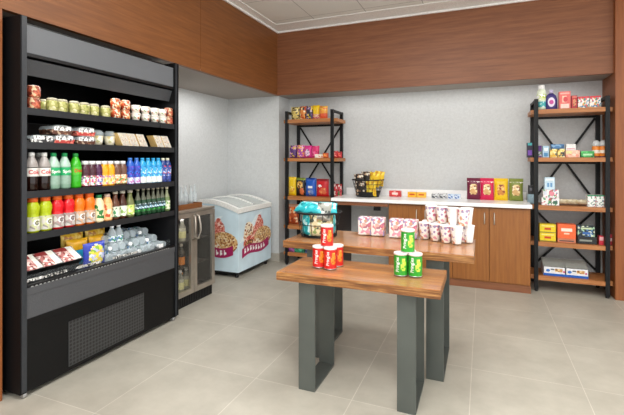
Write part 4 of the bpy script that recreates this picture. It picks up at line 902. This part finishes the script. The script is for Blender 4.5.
# black basket on the counter
bx_, by_ = on_y(368, 4.80), 4.80
spawn(wire_basket(.13, .185, .20, 5, 20, BLACKM, True), 'wire_basket', 'black wire basket of snack bags on the left end of the white counter', 'basket', (bx_, by_, zc))
DK = printmat('#2c2622', ['#c8a888', '#6a4a38', '#e8dcc8', '#181412'], 45, .5); YL = printmat('#e8c020', ['#f4dc50', '#c89018'], 40, .45)
pd = bag(.125, .17, .055, DK).mesh('snack_bag'); py = bag(.12, .175, .055, YL).mesh('snack_bag')
bl = [(-.062, -.085, .012, 0, .12, pd, 'dark brown snack bag low at the front left of the black basket'), (.062, -.085, .012, 0, .12, py, 'yellow snack bag low at the front right of the black basket'),
      (-.085, -.02, .10, -.1, .08, pd, 'dark brown snack bag leaning over the left rim of the black basket'), (.075, -.02, .115, .1, .08, py, 'yellow snack bag standing high at the right of the black basket'),
      (-.02, .045, .125, -.05, .05, pd, 'dark brown snack bag standing high in the middle of the black basket'), (.11, .05, .125, .12, 0, py, 'yellow snack bag at the back right of the black basket')]
for x, y, z, ry, rx, p, lab in bl:
    spawn(p, 'snack_bag', lab, 'bag', (bx_ + x, by_ + y, zc + z), 0, 'snack bags in the black basket', rot=(rx, ry, random.uniform(-.06, .06)))
# ================================================================== nesting tables
def table(label, x0, x1, y0, y1, z, legs, ly0, ly1, thick=.046):
    cx, cy = (x0 + x1) / 2, (y0 + y1) / 2
    t = thing('nesting_table', label, 'table', (cx, cy, 0), 0, None); off = (-cx, -cy, 0)
    m = MB(); m.box(x0, x1, y0, y1, z - thick, z - .004, EDGE_W, .002); m.box(x0 + .002, x1 - .002, y0 + .002, y1 - .002, z - .004, z - .0005, TOP_W); part('tabletop', m, t, 'wood top with rough brown edge', off)
    m = MB(); m.box(x0, x1, y0, y1, z - .0004, z + .004, TGLASS, .0008); part('glass_cover', m, t, 'clear glass sheet', off)
    th = .012
    for a, b in legs:
        m = MB(); m.box(a, b, ly0, ly0 + th, 0, z - thick, LEGM, .001); m.box(a, b, ly1 - th, ly1, 0, z - thick, LEGM, .001)
        m.box(a, b, ly0 + th, ly1 - th, 0, th, LEGM); m.box(a, b, ly0 + th, ly1 - th, z - thick - th, z - thick, LEGM); part('leg', m, t, loc=off)
    return t
ZA, ZB = .665, .76
table('lower front nesting table, wood top on grey flat-bar legs, holding the chip cans', -1.085, -.19, 2.11, 2.515, ZA, [(-.967, -.868), (-.41, -.314)], 2.157, 2.49)
table('taller rear nesting table, wood top on grey flat-bar legs, holding noodle cups', -1.24, -.044, 2.51, 3.03, ZB, [(-1.08, -.981), (-.311, -.211)], 2.545, 3.005)
ta, tb = ZA + .0045, ZB + .0045
# chip cans
def can(body, lidm, motif, txt, tcol):
    r, h = .037, .124
    def fn(a, z):
        if .015 < z < .11 and ((a - .78) / .42) ** 2 + ((z - .06) / .035) ** 2 < 1: return motif
        if .015 < z < .11 and ((a + 1.6) / .5) ** 2 + ((z - .07) / .04) ** 2 < 1: return motif
        return None
    b = MB(); zs = [.004 + k * .0083 for k in range(14)]
    b.lathe([(r, q) for q in zs], body, 36, mfn=fn, cap0=False, cap1=False)
    b.cyltext(txt, .026, r + .0008, .062, tcol, -.15, True, True)
    bt = MB(); bt.lathe([(r - .003, 0), (r + .0008, .0005), (r + .0008, .004)], mat('#c8c8c8', .3, .8), 32)
    l = MB(); l.lathe([(r + .0015, zs[-1]), (r + .0015, h - .002), (r - .001, h)], lidm, 32)
    return parts(('can_body', b), ('bottom_rim', bt), ('lid', l))
RC = can(mat('#cf2420', .3), mat('#f2eeea', .35), printmat('#e8882c', ['#f2c060', '#c85018'], 60, .5), 'Pringles', WHITE)
GC = can(mat('#2f9a2c', .3), mat('#eedfdc', .35), printmat('#bcd84a', ['#e8dc80', '#4fae38'], 60, .5), 'Pringles', WHITE)
def cans(proto, pts, top, nm, z0, rz=0):
    for (x, y), w_ in pts: spawn(proto, 'chip_can', '%s chip can, %s of the bottom three' % (nm, w_), 'can', (x, y, z0), rz + random.uniform(-.1, .1), '%s chip cans stacked on the front table' % nm)
    spawn(proto, 'chip_can', '%s chip can on top of its little pyramid' % nm, 'can', (top[0], top[1], z0 + .1245), rz, '%s chip cans stacked on the front table' % nm)
cans(RC, [((-.899, 2.300), 'left front'), ((-.822, 2.285), 'right front'), ((-.808, 2.366), 'rear')], (-.852, 2.312), 'red', ta, .02)
cans(GC, [((-.417, 2.305), 'left front'), ((-.340, 2.315), 'right front'), ((-.384, 2.380), 'rear')], (-.383, 2.332), 'green', ta, -.15)
# teal basket
kx, ky = -1.085, 2.775
spawn(wire_basket(.128, .160, .165, 3, 12, BLACKM), 'wire_basket', 'black wire basket of teal and cream snack bags on the rear table', 'basket', (kx, ky, tb))
TL = printmat('#1fa6b0', ['#58d0d4', '#0e6f7c', '#c8eef0'], 40, .5); CRM = printmat('#dccfa4', ['#f0e8cc', '#8aa060', '#a88a58', '#3c4a3c'], 55, .55)
pt = bag(.13, .105, .045, TL).mesh('snack_bag'); pc = bag(.105, .15, .036, CRM).mesh('snack_bag'); ptl = bag(.105, .14, .036, TL).mesh('snack_bag')
for k in range(8):
    a = 2 * PI * k / 8 + .2
    side = ['right', 'back right', 'back', 'back left', 'left', 'front left', 'front', 'front right'][k]
    tl = k in (0, 5)
    spawn(ptl if tl else pc, 'snack_bag', '%s snack bag at the %s inside the rear-table basket' % ('teal' if tl else 'cream and green', side), 'bag', (kx + .102 * math.cos(a), ky + .102 * math.sin(a), tb + .010), 0, 'snack bags standing inside the rear-table basket', rot=(0, 0, a + PI / 2))
tops = [(-.10, -.07, -.3, 'front left'), (0, -.10, 0, 'front middle'), (.10, -.06, .3, 'front right'), (-.09, .05, -2.6, 'back left'), (.06, .07, 2.8, 'back right')]
for x, y, rz, w_ in tops:
    spawn(pt, 'snack_bag', 'teal snack bag piled at the %s over the basket rim' % w_, 'bag', (kx + x, ky + y - .03, tb + .172), 0, 'teal snack bags on top of the basket', rot=(-1.0, 0, rz))
m = bag(.1, .12, .045, printmat('#9a9c94', ['#d8dcd8', '#4a5250'], 50, .5)).mesh('snack_bag')
spawn(m, 'snack_bag', 'silver-grey snack bag at the front right of the teal basket', 'bag', (kx + .07, ky - .10, tb + .12), 0, rot=(-.1, .1, .2))
# printed white packs
PRW = printmat('#ece4e2', ['#cf8088', '#c89a80', '#9c8cb0', '#b8607a', '#f6f0ee'], 60, .6)
PRL = printmat('#e6dcd2', ['#d88a64', '#b89880', '#d090a0', '#f0e8e4'], 60, .6)
def pack(w_, h, d):
    b = MB(); b.box(-w_ / 2, w_ / 2, -d / 2, d / 2, 0, h, PRW, .008); b.rect(-w_ / 2 + .008, w_ / 2 - .008, .008, h * .4, -d / 2 - .0008, PRL); b.disc(0, h * .55, w_ * .25, h * .16, -d / 2 - .0014, printmat('#e0a8a0', ['#f0d8cc', '#a86a78'], 70, .5)); return b
P['pack'] = pack(.095, .125, .09).mesh('noodle_pack')
for i, (x, y, rz, lab) in enumerate(((-.785, 2.935, .1, 'white printed noodle pack beside the teal basket, left of its pair'), (-.688, 2.935, .05, 'white printed noodle pack, right of the pair nearer the basket'), (-.555, 2.915, .05, 'white printed noodle pack behind the green cans, left of its pair'), (-.458, 2.915, -.05, 'white printed noodle pack behind the green cans, right of its pair'))):
    spawn(P['pack'], 'noodle_pack', lab, 'box', (x, y, tb), rz, 'white printed noodle packs on the rear table')
def ncup(rng):
    b = MB()
    b.lathe([(.026, 0), (.028, .004), (.032, .04), (.036, .075), (.039, .105)], mat('#f0eeec', .4), 24, mfn=lambda a, z: (PRL if z < .04 else PRW) if rng[0] < a < rng[1] else None, cap1=False)
    l = MB(); l.lathe([(.0405, .105), (.0405, .11), (.038, .112)], mat('#f2eeec', .35), 22)
    return parts(('cup_body', b), ('lid', l))
P['ncup'] = ncup((-4, 4)); P['wcup'] = ncup((-1.6, .1))
def foot(u, v):
    x, y = on_z(u, v, ZB); return (x - .008, y + .024)
nth = ['far left', 'second from left', 'middle', 'second from right', 'far right']
front = [foot(425.3, 239.8), foot(436, 241.7), foot(447, 243.7), foot(457.7, 245.2), foot(469.5, 243.6)]
for (x, y), w_ in zip(front, nth): spawn(P['wcup' if w_ in nth[3:] else 'ncup'], 'noodle_cup', 'white printed noodle cup, bottom layer, front row, %s' % w_, 'cup', (x, y, tb), random.uniform(-.3, .2), 'noodle cups stacked at the right end of the rear table')
back = [(front[k][0] + .012 + .006 * k, front[k][1] + .09) for k in range(4)]
for (x, y), w_ in zip(back, ['far left', 'second from left', 'second from right', 'far right']): spawn(P['ncup'], 'noodle_cup', 'white printed noodle cup, bottom layer, back row, %s' % w_, 'cup', (x, y, tb), random.uniform(-.3, .2), 'noodle cups stacked at the right end of the rear table')
top = [(front[k][0] + .04, front[k][1] + .035, nth[k]) for k in range(4)] + [(back[3][0] + .03, back[3][1] - .01, nth[4])]
for x, y, w_ in top: spawn(P['wcup' if w_ in (nth[2], nth[4]) else 'ncup'], 'noodle_cup', 'white printed noodle cup, upper layer, %s' % w_, 'cup', (x, y, tb + .1125), random.uniform(-.5, .5), 'noodle cups stacked at the right end of the rear table')
